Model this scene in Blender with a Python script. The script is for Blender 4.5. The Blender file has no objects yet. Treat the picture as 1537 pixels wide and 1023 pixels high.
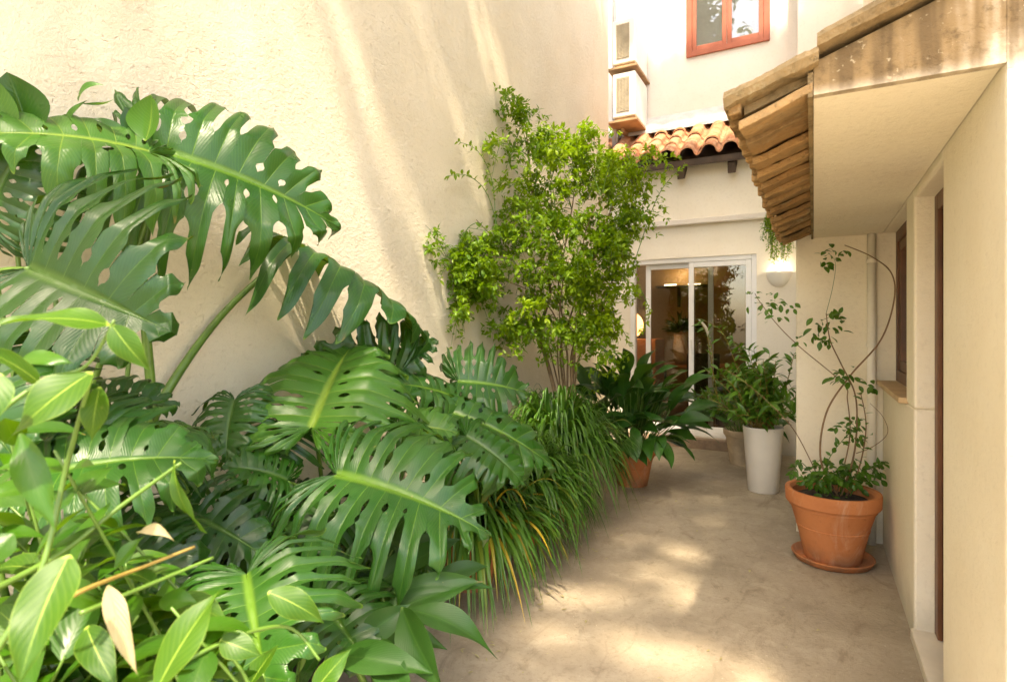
import bpy, bmesh, math, random
from mathutils import Vector, Matrix
R = math.radians
scene = bpy.context.scene
COL = scene.collection
V = Vector

# ------------------------------------------------------------------ camera frame (corridor runs along +Y)
YAW = R(27.9); FPX = 855.0; HZ = 495.0; CX = 768.5; EYE = 1.40
FW = V((-math.sin(YAW), math.cos(YAW), 0)); RT = V((math.cos(YAW), math.sin(YAW), 0)); UP = V((0, 0, 1))
CAM = V((0, 0, EYE))
def P(px, py, d):
    """survey point: picture position and distance in front of the camera -> world point"""
    return CAM + FW*d + RT*((px-CX)/FPX*d) + UP*((HZ-py)/FPX*d)
def N(r, u, t):
    return (RT*r + UP*u - FW*t).normalized()

# ------------------------------------------------------------------ object helpers
def tag(o, label=None, cat=None, group=None, kind=None):
    if label: o['label'] = label
    if cat: o['category'] = cat
    if group: o['group'] = group
    if kind: o['kind'] = kind
    return o
def thing(name, label, cat, loc=(0, 0, 0), group=None):
    o = bpy.data.objects.new(name, None); COL.objects.link(o)
    o.location = loc; o.empty_display_size = .1
    return tag(o, label, cat, group)
def root_loc(o):
    while o.parent: o = o.parent
    return V(o.location)

class MB:
    def __init__(s): s.v = []; s.f = []; s.uv = []; s.rn = []
    def add(s, verts, faces, uvs=None, rnd=(0.5, 0.5)):
        b = len(s.v)
        s.v += [tuple(p) for p in verts]
        s.uv += uvs if uvs else [(0.5, 0.5)]*len(verts)
        s.rn += [rnd]*len(verts)
        s.f += [tuple(b+i for i in f) for f in faces]
    def box(s, a, b, rnd=(.5, .5)):
        (x0, y0, z0), (x1, y1, z1) = a, b
        vs = [(x0,y0,z0),(x1,y0,z0),(x1,y1,z0),(x0,y1,z0),(x0,y0,z1),(x1,y0,z1),(x1,y1,z1),(x0,y1,z1)]
        s.add(vs, [(0,3,2,1),(4,5,6,7),(0,1,5,4),(1,2,6,5),(2,3,7,6),(3,0,4,7)], rnd=rnd)
    def prism(s, poly, vec, rnd=(.5, .5)):
        n = len(poly); vec = V(vec)
        vs = [V(p) for p in poly] + [V(p)+vec for p in poly]
        fs = [tuple(range(n))[::-1], tuple(range(n, 2*n))] + [(i, (i+1) % n, n+(i+1) % n, n+i) for i in range(n)]
        s.add(vs, fs, rnd=rnd)
    def tube(s, pts, rad, n=8, rnd=(.5, .5), cap=True):
        pts = [V(p) for p in pts]
        if not hasattr(rad, '__len__'): rad = [rad]*len(pts)
        m = len(pts); t0 = (pts[1]-pts[0]).normalized()
        a = t0.orthogonal().normalized(); vs = []; uvs = []
        for i, p in enumerate(pts):
            t = (pts[min(i+1, m-1)]-pts[max(i-1, 0)]).normalized()
            a = (a - t*a.dot(t)).normalized(); b = t.cross(a)
            for k in range(n):
                an = 2*math.pi*k/n
                vs.append(p + (a*math.cos(an)+b*math.sin(an))*rad[i]); uvs.append((k/n, i/(m-1)))
        fs = []
        for i in range(m-1):
            for k in range(n):
                fs.append((i*n+k, i*n+(k+1) % n, (i+1)*n+(k+1) % n, (i+1)*n+k))
        if cap: fs += [tuple(range(n))[::-1], tuple(range((m-1)*n, m*n))]
        s.add(vs, fs, uvs, rnd)
    def lathe(s, prof, c, n=40, rnd=(.5, .5)):
        c = V(c); vs = []; fs = []; m = len(prof)
        for (r, z) in prof:
            for k in range(n):
                an = 2*math.pi*k/n
                vs.append(c+V((r*math.cos(an), r*math.sin(an), z)))
        for i in range(m-1):
            for k in range(n):
                fs.append((i*n+k, i*n+(k+1) % n, (i+1)*n+(k+1) % n, (i+1)*n+k))
        fs += [tuple(range(n))[::-1], tuple(range((m-1)*n, m*n))]
        s.add(vs, fs, rnd=rnd)
    def build(s, name, mat, parent=None, smooth=False, merge=0, bevel=0, sharp=0):
        off = root_loc(parent) if parent else V((0, 0, 0))
        me = bpy.data.meshes.new(name)
        me.from_pydata([tuple(V(p)-off) for p in s.v], [], s.f)
        u = me.uv_layers.new(name='UVMap'); r = me.uv_layers.new(name='rnd')
        li = [0]*len(me.loops); me.loops.foreach_get('vertex_index', li)
        ua = []; ra = []
        for i in li: ua += s.uv[i]; ra += s.rn[i]
        u.data.foreach_set('uv', ua); r.data.foreach_set('uv', ra)
        if merge:
            bm = bmesh.new(); bm.from_mesh(me)
            bmesh.ops.remove_doubles(bm, verts=bm.verts, dist=merge)
            bm.to_mesh(me); bm.free()
        if smooth: me.polygons.foreach_set('use_smooth', [True]*len(me.polygons))
        if sharp: me.set_sharp_from_angle(angle=R(sharp))
        me.materials.append(mat); me.update()
        o = bpy.data.objects.new(name, me); COL.objects.link(o)
        if parent: o.parent = parent
        if bevel:
            b = o.modifiers.new('bevel', 'BEVEL'); b.width = bevel; b.segments = 2; b.limit_method = 'ANGLE'; b.angle_limit = R(40)
        return o

def curve(pts, n=10):
    """smooth path through points"""
    pts = [V(p) for p in pts]; out = []
    if len(pts) == 2: return [pts[0].lerp(pts[1], i/n) for i in range(n+1)]
    for i in range(len(pts)-1):
        p0 = pts[max(i-1, 0)]; p1 = pts[i]; p2 = pts[i+1]; p3 = pts[min(i+2, len(pts)-1)]
        for k in range(n):
            f = k/n
            out.append(.5*((2*p1)+(p2-p0)*f+(2*p0-5*p1+4*p2-p3)*f*f+(3*p1-p0-3*p2+p3)*f**3))
    out.append(pts[-1]); return out

# ------------------------------------------------------------------ materials
class NT:
    def __init__(s, name):
        s.m = bpy.data.materials.new(name); s.m.use_nodes = True
        s.t = s.m.node_tree; s.n = s.t.nodes; s.l = s.t.links
        s.b = s.n['Principled BSDF']; s.out = s.n['Material Output']
        s.co = None
    def obj(s):
        if not s.co: s.co = s.n.new('ShaderNodeTexCoord')
        return s.co.outputs['Object']
    def link(s, a, b): s.l.new(a, b)
    def noise(s, scale, detail=4, rough=.55, dist=0, vec=None, stretch=None):
        x = s.n.new('ShaderNodeTexNoise'); x.inputs['Scale'].default_value = scale
        x.inputs['Detail'].default_value = detail; x.inputs['Roughness'].default_value = rough
        x.inputs['Distortion'].default_value = dist
        v = vec or s.obj()
        if stretch:
            mp = s.n.new('ShaderNodeMapping'); mp.inputs['Scale'].default_value = stretch
            s.link(v, mp.inputs['Vector']); v = mp.outputs['Vector']
        s.link(v, x.inputs['Vector']); return x.outputs['Fac']
    def ramp(s, fac, a, b, c0=(0, 0, 0), c1=(1, 1, 1)):
        r = s.n.new('ShaderNodeMapRange'); r.inputs['From Min'].default_value = a; r.inputs['From Max'].default_value = b
        r.interpolation_type = 'SMOOTHSTEP'
        s.link(fac, r.inputs['Value']); return r.outputs['Result']
    def mix(s, fac, a, b, mode='MIX'):
        x = s.n.new('ShaderNodeMix'); x.data_type = 'RGBA'; x.blend_type = mode
        for sock, val in ((x.inputs[0], fac), (x.inputs[6], a), (x.inputs[7], b)):
            if hasattr(val, 'is_linked') or hasattr(val, 'node'): s.link(val, sock)
            elif hasattr(val, '__len__'): sock.default_value = (*val[:3], 1)
            else: sock.default_value = val
        return x.outputs[2]
    def math(s, op, a, b=None, c=None):
        x = s.n.new('ShaderNodeMath'); x.operation = op
        for i, val in enumerate((a, b, c)):
            if val is None: continue
            if hasattr(val, 'node'): s.link(val, x.inputs[i])
            else: x.inputs[i].default_value = val
        return x.outputs[0]
    def bump(s, h, strength=.5, dist=.01, prev=None):
        b = s.n.new('ShaderNodeBump'); b.inputs['Strength'].default_value = strength; b.inputs['Distance'].default_value = dist
        s.link(h, b.inputs['Height'])
        if prev: s.link(prev, b.inputs['Normal'])
        s.link(b.outputs['Normal'], s.b.inputs['Normal']); return b.outputs['Normal']
    def color(s, c):
        if hasattr(c, 'node'): s.link(c, s.b.inputs['Base Color'])
        else: s.b.inputs['Base Color'].default_value = (*c, 1)
    def rough(s, r):
        if hasattr(r, 'node'): s.link(r, s.b.inputs['Roughness'])
        else: s.b.inputs['Roughness'].default_value = r
    def set(s, **k):
        for a, v in k.items(): s.b.inputs[a.replace('_', ' ')].default_value = v

def stucco(name, col, col2, rough_scale=28, amount=.6, dist=.012, stain=None):
    t = NT(name)
    c = t.mix(t.ramp(t.noise(1.3, 5, .6), .35, .7), col, col2)
    c = t.mix(t.math('MULTIPLY', t.ramp(t.noise(38, 5, .7), .5, .72), .35), c, tuple(x*.82 for x in col2))
    co = t.n.new('ShaderNodeSeparateXYZ'); t.link(t.obj(), co.inputs[0])
    gr = t.math('SUBTRACT', 1, t.ramp(t.math('ADD', co.outputs[2], t.math('MULTIPLY', t.noise(6, 5, .7), -.25)), -.12, .12))
    c = t.mix(t.math('MULTIPLY', gr, .5), c, tuple(x*.5 for x in col2))
    run = t.math('MULTIPLY', t.ramp(t.noise(5, 5, .65, stretch=(1, 1, .08)), .58, .78), t.ramp(t.noise(.9, 3), .45, .65))
    c = t.mix(t.math('MULTIPLY', run, .22), c, tuple(x*.62 for x in col2))
    if stain: c = stain(t, c)
    t.color(c); t.rough(.88); t.set(Specular_IOR_Level=.25)
    n1 = t.noise(rough_scale, 8, .74, .12, stretch=(1, 1, 1.35))
    n2 = t.noise(rough_scale*4.2, 5, .7)
    n3 = t.noise(2.4, 3, .5)
    pits = t.ramp(t.noise(rough_scale*1.3, 3, .6, .5, stretch=(1, 1, 1.8)), .60, .70)
    patch = t.math('ADD', .65, t.ramp(t.noise(1.7, 4, .6), .35, .7))
    h = t.math('ADD', t.math('MULTIPLY', t.math('SUBTRACT', t.math('MULTIPLY', n1, 1.1), t.math('MULTIPLY', pits, .35)), patch), t.math('ADD', t.math('MULTIPLY', n2, .4), t.math('MULTIPLY', n3, 1.2)))
    t.bump(h, amount, dist)
    return t.m
def plain(name, col, rough=.5, var=.12, scale=6, bump=0, metal=0, spec=.5):
    t = NT(name)
    c2 = tuple(max(0, x*(1-var*2)) for x in col)
    t.color(t.mix(t.ramp(t.noise(scale, 5, .6), .3, .75), col, c2)); t.rough(rough)
    t.set(Metallic=metal, Specular_IOR_Level=spec)
    if bump: t.bump(t.noise(scale*8, 5, .65), .5, bump)
    return t.m
def leafmat(name, ca, cb, vein, vw=.10, rough=.33, trans=.28, yellow=None, side=0, bumps=.4):
    t = NT(name); nm_split = 'monstera' in name
    def uvn(nm):
        u = t.n.new('ShaderNodeUVMap'); u.uv_map = nm
        sp = t.n.new('ShaderNodeSeparateXYZ'); t.link(u.outputs['UV'], sp.inputs[0]); return sp.outputs
    uv = uvn('UVMap'); rn = uvn('rnd')
    c = t.mix(rn[0], ca, cb)
    c = t.mix(t.math('MULTIPLY', t.ramp(t.noise(9, 4, .6), .35, .75), .35), c, tuple(x*1.45 for x in cb))
    if yellow:
        c = t.mix(t.ramp(rn[1], yellow[0], min(1, yellow[0]+.12)), c, yellow[1])
    a = t.math('ABSOLUTE', t.math('SUBTRACT', t.math('MULTIPLY', uv[0], 2), 1))
    v1 = t.math('SUBTRACT', 1, t.ramp(a, vw*.35, vw))
    v1 = t.math('MULTIPLY', v1, t.math('SUBTRACT', 1.0, t.math('MULTIPLY', uv[1], .75)))
    v2 = t.math('SUBTRACT', 1, t.ramp(uv[1], .015, .05))
    vv = t.math('MAXIMUM', v1, v2)
    c = t.mix(t.math('MULTIPLY', vv, .8), c, vein)
    if side:
        wv = t.math('SINE', t.math('MULTIPLY', t.math('ADD', t.math('MULTIPLY', a, -.8), t.math('MULTIPLY', uv[1], 2.2)), side))
        c = t.mix(t.math('MULTIPLY', t.ramp(wv, .55, 1.0), .07), c, vein)
        c = t.mix(t.math('MULTIPLY', t.ramp(t.noise(16, 5, .7), .5, .75), .25), c, ca)
        h = t.math('ADD', t.math('MULTIPLY', vv, -1.2), t.math('ADD', t.math('MULTIPLY', wv, .35), t.math('MULTIPLY', t.noise(30, 4, .6), 1.2)))
    else:
        h = t.math('MULTIPLY', vv, -1.2)
        if nm_split:
            wv = t.math('SINE', t.math('MULTIPLY', t.math('ADD', t.math('MULTIPLY', a, -.30), uv[1]), 95))
            c = t.mix(t.math('MULTIPLY', t.ramp(wv, .80, 1.0), .22), c, vein)
            h = t.math('ADD', h, t.math('ADD', t.math('MULTIPLY', wv, .07), t.math('MULTIPLY', t.noise(22, 4, .6), .8)))
    t.bump(h, bumps, .004)
    rim = t.ramp(uv[1], .972, .992) if nm_split else t.ramp(a, .93, .985)
    c = t.mix(t.math('MULTIPLY', rim, .6 if nm_split else .25), c, vein)
    brown = t.math('MULTIPLY', t.ramp(uv[1], .90, .99), t.ramp(t.noise(7, 3, .6), .58, .66))
    c = t.mix(t.math('MULTIPLY', brown, .8), c, (.20, .13, .04))
    dust = t.ramp(t.noise(3.4, 5, .65, .3), .45, .75)
    c = t.mix(t.math('MULTIPLY', dust, .045), c, (.20, .21, .13))
    # pinprick blemishes that leaves carry
    sp = t.ramp(t.noise(60, 2, .5), .74, .80)
    c = t.mix(t.math('MULTIPLY', sp, .5), c, (.30, .26, .08))
    t.color(c); t.rough(t.math('ADD', t.math('ADD', t.math('MULTIPLY', t.noise(14, 3), .22), t.math('MULTIPLY', dust, .16)), rough-.15)); t.set(Specular_IOR_Level=.36)
    tr = t.n.new('ShaderNodeBsdfTranslucent')
    t.link(t.mix(.55, c, (.20, .36, .008), 'MIX'), tr.inputs['Color'])
    mx = t.n.new('ShaderNodeMixShader'); mx.inputs[0].default_value = trans
    t.link(t.b.outputs[0], mx.inputs[1]); t.link(tr.outputs[0], mx.inputs[2]); t.link(mx.outputs[0], t.out.inputs['Surface'])
    return t.m
def emis(name, col, st):
    t = NT(name); t.color(col); t.b.inputs['Emission Color'].default_value = (*col, 1); t.set(Emission_Strength=st); return t.m
def glassmat(name, tint=(.9, .93, .92), refl=.5):
    t = NT(name)
    g = t.n.new('ShaderNodeBsdfGlossy'); g.inputs['Roughness'].default_value = .015; g.inputs['Color'].default_value = (.95, .97, .96, 1)
    tr = t.n.new('ShaderNodeBsdfTransparent'); tr.inputs['Color'].default_value = (*tint, 1)
    fr = t.n.new('ShaderNodeFresnel'); fr.inputs['IOR'].default_value = 1.5
    f = t.math('MULTIPLY_ADD', fr.outputs[0], 1.6, .02)
    mx = t.n.new('ShaderNodeMixShader'); t.link(f, mx.inputs[0])
    t.link(tr.outputs[0], mx.inputs[1]); t.link(g.outputs[0], mx.inputs[2]); t.link(mx.outputs[0], t.out.inputs['Surface'])
    return t.m

M = {}
M['stucco_left'] = stucco('rough_cream_stucco', (.745, .665, .51), (.72, .63, .465), 24, .85, .014)
M['stucco_rear'] = stucco('smooth_white_render', (.68, .635, .58), (.64, .59, .525), 40, .18, .006)
M['stucco_annex'] = stucco('smooth_cream_render', (.84, .785, .68), (.81, .74, .62), 40, .2, .006)
M['stucco_house'] = stucco('cream_house_render', (.87, .795, .64), (.83, .735, .565), 30, .5, .010)
def canopy_stain(t, c):
    # weathering: brown lichen crust, heaviest on the left end of the slab and along its top
    co = t.n.new('ShaderNodeSeparateXYZ'); t.link(t.obj(), co.inputs[0])
    n = t.noise(5, 6, .65, .4); n2 = t.noise(30, 5, .7); n3 = t.noise(7, 3, .6, .2, stretch=(1.6, 1, .15))
    left = t.math('SUBTRACT', .16, t.math('MULTIPLY', co.outputs[0], 2.3))
    k = t.math('ADD', t.math('MULTIPLY', n, 1.0), t.math('ADD', left, t.math('MULTIPLY', n3, 2.2)))
    f = t.ramp(k, 1.15, 2.1)
    hz_ = t.math('MULTIPLY', t.ramp(co.outputs[2], 1.98, 2.06), t.math('SUBTRACT', 1, t.ramp(co.outputs[2], 2.3, 2.7)))
    f = t.math('MULTIPLY', f, hz_)
    c = t.mix(t.math('MULTIPLY', f, .95), c, (.225, .140, .055))
    c = t.mix(t.math('MULTIPLY', t.ramp(n2, .5, .7), t.math('MULTIPLY', t.math('MULTIPLY', f, n), 1.1)), c, (.085, .056, .027))
    c = t.mix(t.math('MULTIPLY', t.math('MULTIPLY', t.ramp(n3, .50, .62), f), .6), c, (.07, .045, .022))
    c = t.mix(t.math('MULTIPLY', t.ramp(t.noise(55, 3, .6), .64, .70), .5), c, (.55, .46, .30))
    return c
M['canopy_face'] = stucco('stained_render', (.87, .795, .64), (.83, .735, .565), 30, .6, .010, canopy_stain)
def brickish(name, a, b, c):
    t = NT(name); u = t.n.new('ShaderNodeUVMap'); u.uv_map = 'rnd'
    sp = t.n.new('ShaderNodeSeparateXYZ'); t.link(u.outputs['UV'], sp.inputs[0])
    col = t.mix(sp.outputs[0], a, b)
    col = t.mix(t.ramp(t.noise(7, 6, .65, .5), .42, .7), col, c)
    col = t.mix(t.math('MULTIPLY', t.ramp(t.noise(45, 5, .7), .55, .7), .6), col, tuple(x*.45 for x in c))
    col = t.mix(t.math('MULTIPLY', t.ramp(t.noise(18, 5, .7, .6), .60, .68), .55), col, (.42, .36, .22))
    col = t.mix(t.math('MULTIPLY', t.ramp(t.noise(3.5, 5, .7, .6), .50, .68), .5), col, tuple(x*.4 for x in b))
    t.color(col); t.rough(.9); t.set(Specular_IOR_Level=.2); t.bump(t.math('ADD', t.noise(14, 8, .7, .4), t.math('MULTIPLY', t.noise(60, 5, .7), .5)), 1.0, .020); return t.m
M['eave_tile'] = brickish('weathered_eave_tile', (.50, .31, .14), (.37, .215, .09), (.30, .20, .10))
M['verge'] = brickish('lichened_verge_mortar', (.38, .27, .14), (.31, .22, .115), (.20, .145, .075))
M['roof_tile'] = brickish('terracotta_roof_tile', (.50, .225, .115), (.42, .165, .08), (.54, .33, .20))
def terracotta(name, a, b, bloom):
    t = NT(name)
    c = t.mix(t.ramp(t.noise(4, 6, .65, .4), .35, .7), a, b)
    c = t.mix(t.math('MULTIPLY', t.ramp(t.noise(6, 6, .7, .8, stretch=(1, 1, .45)), .52, .72), bloom), c, (.66, .47, .32))
    c = t.mix(t.math('MULTIPLY', t.ramp(t.noise(28, 5, .7), .58, .72), .4), c, tuple(x*.55 for x in b))
    co = t.n.new('ShaderNodeSeparateXYZ'); t.link(t.obj(), co.inputs[0])
    foot = t.math('MULTIPLY', t.math('SUBTRACT', 1, t.ramp(co.outputs[2], .02, .14)), t.ramp(t.noise(9, 4, .6), .35, .6))
    c = t.mix(t.math('MULTIPLY', foot, .55), c, (.20, .11, .06))
    t.color(c); t.rough(.78); t.set(Specular_IOR_Level=.3); t.bump(t.noise(60, 5, .65), .35, .003); return t.m
M['terracotta'] = terracotta('terracotta_pot', (.53, .195, .072), (.45, .15, .052), .38)
M['terracotta_old'] = terracotta('old_terracotta_pot', (.46, .16, .055), (.36, .11, .04), .35)
M['white_pot'] = plain('white_glazed_pot', (.78, .72, .62), .35, .05, 4)
M['beige_pot'] = plain('beige_stone_pot', (.52, .40, .26), .8, .15, 9, .003)
M['soil'] = plain('soil', (.06, .042, .028), .95, .3, 22, .02)
M['white_metal'] = plain('white_aluminium', (.82, .81, .80), .35, .03, 3)
M['ac_white'] = plain('cream_casing', (.80, .76, .69), .45, .04, 3)
M['ac_grille'] = plain('grille', (.44, .38, .28), .6, .1, 10)
M['ac_shelf'] = plain('tan_bracket', (.45, .29, .15), .7, .2, 8, .003)
M['red_frame'] = plain('red_painted_wood', (.36, .095, .045), .5, .1, 9)
M['brown_wood'] = plain('brown_door_wood', (.17, .065, .025), .45, .25, 5)
M['dark_wood'] = plain('dark_rafter_wood', (.07, .04, .022), .7, .25, 9)
M['sill'] = plain('tan_stone_sill', (.58, .40, .22), .6, .1, 8)
M['marble'] = plain('pale_marble', (.74, .66, .53), .35, .08, 5)
M['step'] = plain('step_stone', (.40, .28, .19), .7, .18, 8, .003)
M['lead'] = plain('roof_flashing', (.50, .47, .46), .6, .15, 8, .004)
M['glass'] = glassmat('door_glass', (.80, .78, .72))
M['win_glass'] = glassmat('window_glass', (.965, .97, .975))
M['room'] = plain('interior_wall', (.34, .25, .15), .85, .08, 3)
M['room_floor'] = plain('interior_floor', (.20, .12, .065), .4, .15, 4)
M['orange_wood'] = plain('orange_cabinet_wood', (.46, .17, .05), .45, .15, 5)
M['dark_thing'] = plain('dark_fabric', (.05, .035, .025), .7, .2, 6)
M['bark'] = plain('grey_brown_bark', (.23, .15, .075), .85, .25, 14, .006)
M['stem_brown'] = plain('brown_stem', (.26, .15, .065), .7, .2, 16, .003)
M['stem_green'] = plain('green_petiole', (.10, .20, .025), .42, .2, 12)
M['stem_yellow'] = plain('yellow_stem', (.30, .21, .045), .55, .25, 12)
M['lamp_shell'] = plain('white_lamp_shell', (.85, .82, .76), .4, .03, 3)
M['bulb'] = emis('lit_bulb', (1, .90, .74), 2)
M['globe'] = emis('lit_globe', (1, .50, .20), 1.6)

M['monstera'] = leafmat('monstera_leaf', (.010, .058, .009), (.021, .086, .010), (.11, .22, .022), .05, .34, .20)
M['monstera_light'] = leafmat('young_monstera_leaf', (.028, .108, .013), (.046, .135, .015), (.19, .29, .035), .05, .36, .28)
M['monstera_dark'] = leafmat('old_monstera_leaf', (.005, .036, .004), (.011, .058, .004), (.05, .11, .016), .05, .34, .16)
M['climber'] = leafmat('lime_climber_leaf', (.014, .068, .003), (.037, .110, .004), (.38, .52, .08), .05, .50, .34, None, 26, .06)
M['climber_dark'] = leafmat('green_climber_leaf', (.011, .060, .003), (.03, .105, .004), (.06, .13, .02), .05, .38, .26, (.95, (.40, .38, .12)), 26, .06)
M['dry_leaf'] = leafmat('dry_cream_leaf', (.40, .32, .16), (.46, .38, .22), (.34, .26, .12), .05, .6, .3, None, 26, .4)
M['lily'] = leafmat('broad_lily_leaf', (.009, .046, .006), (.019, .072, .007), (.04, .11, .014), .05, .50, .10, None, 60, .10)
M['aspid'] = leafmat('aspidistra_leaf', (.010, .052, .008), (.028, .098, .011), (.05, .12, .016), .05, .36, .16, None, 60, .2)
M['strap'] = leafmat('strap_leaf', (.014, .062, .007), (.062, .155, .014), (.06, .15, .02), .12, .36, .22, (.88, (.34, .23, .02)))
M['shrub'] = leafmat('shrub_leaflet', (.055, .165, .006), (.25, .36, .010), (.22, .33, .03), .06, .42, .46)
M['potleaf'] = leafmat('pot_shrub_leaf', (.024, .090, .009), (.090, .20, .016), (.09, .18, .03), .05, .36, .24)
M['roomleaf'] = leafmat('house_plant_leaf', (.012, .03, .012), (.02, .05, .015), (.03, .06, .02), .05, .5, .1)
M['crown'] = leafmat('tree_leaf', (.04, .11, .02), (.07, .15, .02), (.1, .2, .04), .05, .5, .25)

def concrete():
    t = NT('worn_concrete_floor')
    a = t.noise(1.3, 6, .66, .5); b = t.noise(5.5, 8, .72, .8); d = t.noise(48, 6, .75)
    e = t.noise(2.6, 7, .72, 1.8, stretch=(1.5, .7, 1))
    c = t.mix(t.ramp(a, .34, .66), (.29, .235, .165), (.40, .33, .235))
    c = t.mix(t.math('MULTIPLY', t.ramp(b, .46, .70), .5), c, (.49, .415, .305))
    c = t.mix(t.math('MULTIPLY', t.ramp(e, .53, .68), .65), c, (.21, .16, .105))
    c = t.mix(t.math('MULTIPLY', t.ramp(t.noise(13, 6, .75, .6), .53, .68), .5), c, (.22, .17, .11))
    c = t.mix(t.math('MULTIPLY', t.ramp(d, .52, .66), .4), c, (.19, .14, .09))
    c = t.mix(t.math('MULTIPLY', t.ramp(t.noise(70, 3, .6), .66, .72), .6), c, (.60, .51, .38))
    vo = t.n.new('ShaderNodeTexVoronoi'); vo.feature = 'DISTANCE_TO_EDGE'; vo.inputs['Scale'].default_value = .85
    wob = t.n.new('ShaderNodeTexNoise'); wob.inputs['Scale'].default_value = 4; wob.inputs['Detail'].default_value = 6
    t.link(t.obj(), wob.inputs['Vector'])
    t.link(t.mix(.09, t.obj(), wob.outputs['Color'], 'ADD'), vo.inputs['Vector'])
    cr = t.math('SUBTRACT', 1, t.ramp(vo.outputs['Distance'], .0, .006))
    cr = t.math('MULTIPLY', cr, t.ramp(t.noise(1.6, 2), .46, .56))
    c = t.mix(t.math('MULTIPLY', cr, .2), c, (.13, .09, .06))
    t.color(c); t.rough(t.math('ADD', .45, t.math('MULTIPLY', b, .35))); t.set(Specular_IOR_Level=.4)
    t.bump(t.math('ADD', t.math('MULTIPLY', b, .8), t.math('MULTIPLY', d, .45)), .6, .009)
    return t.m
M['concrete'] = concrete()

# ------------------------------------------------------------------ geometry constants
XL = -2.32      # face of the tall wall on the left
XR = .40        # face of the house on the right
YC = 4.43       # return wall behind the terracotta pot
YA = 7.05       # annex wall with the sliding door
YU = 7.70       # upper wall behind the annex roof
YF = 1.72       # front of the canopy
ZS = 2.03       # soffit
YD = 3.12       # far jamb of the door recess

# ------------------------------------------------------------------ setting
g = MB(); g.add([(-40, -40, 0), (40, -40, 0), (40, 40, 0), (-40, 40, 0)], [(0, 1, 2, 3)])
tag(g.build('patio_floor', M['concrete']), kind='structure')
g = MB()
nx, ny = 10, 40
rs = random.Random(3)
vs = []; fs = []
for j in range(ny+1):
    for i in range(nx+1):
        e = min(i, nx-i, j, ny-j)
        vs.append((XL+.004+i*(.62)/nx, -.6+j*3.1/ny, .006+min(e, 2)*.05+(rs.random()*.03 if e else 0)))
for j in range(ny):
    for i in range(nx): fs.append((j*(nx+1)+i, j*(nx+1)+i+1, (j+1)*(nx+1)+i+1, (j+1)*(nx+1)+i))
g.add(vs, fs); tag(g.build('soil_bed', M['soil'], smooth=True), kind='structure')

# tall neighbouring house on the left: the wall and its eaves rafters
w = thing('neighbouring_house', 'tall blank house wall of rough cream stucco rising behind the big split leaves', 'building', (XL, 3, 0))
m = MB(); m.box((XL-.4, -3.0, -.05), (XL, 7.02, 7.2)); m.build('wall', M['stucco_left'], w)

# rear building: annex with sliding door, tiled lean-to roof, upper wall with the red window
rb = thing('rear_house', 'white rendered house closing the courtyard, with sliding door, tiled roof and red window', 'building', (-1.3, YA, 0))
xj0, xj1 = -2.05, -.575       # door opening
zd0, zd1 = .13, 2.27
m = MB()
m.box((-3.2, YA, -.02), (xj0, YA+.2, 2.70)); m.box((xj1, YA, -.02), (.4, YA+.2, 2.70)); m.box((xj0, YA, zd1), (xj1, YA+.2, 2.70))
m.box((xj0, YA+.01, -.02), (xj1, YA+.2, zd0-.004))
m.box((-3.2, YA-.035, 2.70), (.4, YA+.2, 3.45))
m.build('wall', M['stucco_annex'], rb)
m = MB(); m.box((-3.2, YA-.09, 2.655), (.4, YA-.036, 2.72)); m.build('ledge', M['stucco_rear'], rb, bevel=.008)
m = MB(); m.box((-3.6, YU, 3.2), (-.165, YU+.3, 7.4)); m.build('upper_wall', M['stucco_rear'], rb)
m = MB(); m.box((-.162, YU-.35, 2.4), (3.5, YU+.6, 7.4)); m.build('stair_tower', M['stucco_rear'], rb)
# red window on the upper wall
wx0, wx1, wz0, wz1 = -1.475, -.475, 4.965, 6.25
win = MB()
def frame(mb, x0, x1, z0, z1, t, y0, y1):
    mb.box((x0, y0, z0), (x0+t, y1, z1)); mb.box((x1-t, y0, z0), (x1, y1, z1))
    mb.box((x0+t, y0, z0), (x1-t, y1, z0+t)); mb.box((x0+t, y0, z1-t), (x1-t, y1, z1))
frame(win, wx0, wx1, wz0, wz1, .07, YU-.03, YU-.002)
wo = win.build('window', M['red_frame'], rb, bevel=.004)
s_ = MB(); xm = (wx0+wx1)/2
frame(s_, wx0+.072, xm-.003, wz0+.072, wz1-.072, .055, YU-.022, YU-.003); s_.build('sash', M['red_frame'], wo, bevel=.004)
s_ = MB(); frame(s_, xm+.003, wx1-.072, wz0+.072, wz1-.072, .055, YU-.022, YU-.003); s_.build('sash', M['red_frame'], wo, bevel=.004)
for a, b in ((wx0+.127, xm-.058), (xm+.058, wx1-.127)):
    s_ = MB(); s_.box((a, YU-.012, wz0+.127), (b, YU-.006, wz1-.127)); s_.build('pane', M['win_glass'], wo)
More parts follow.
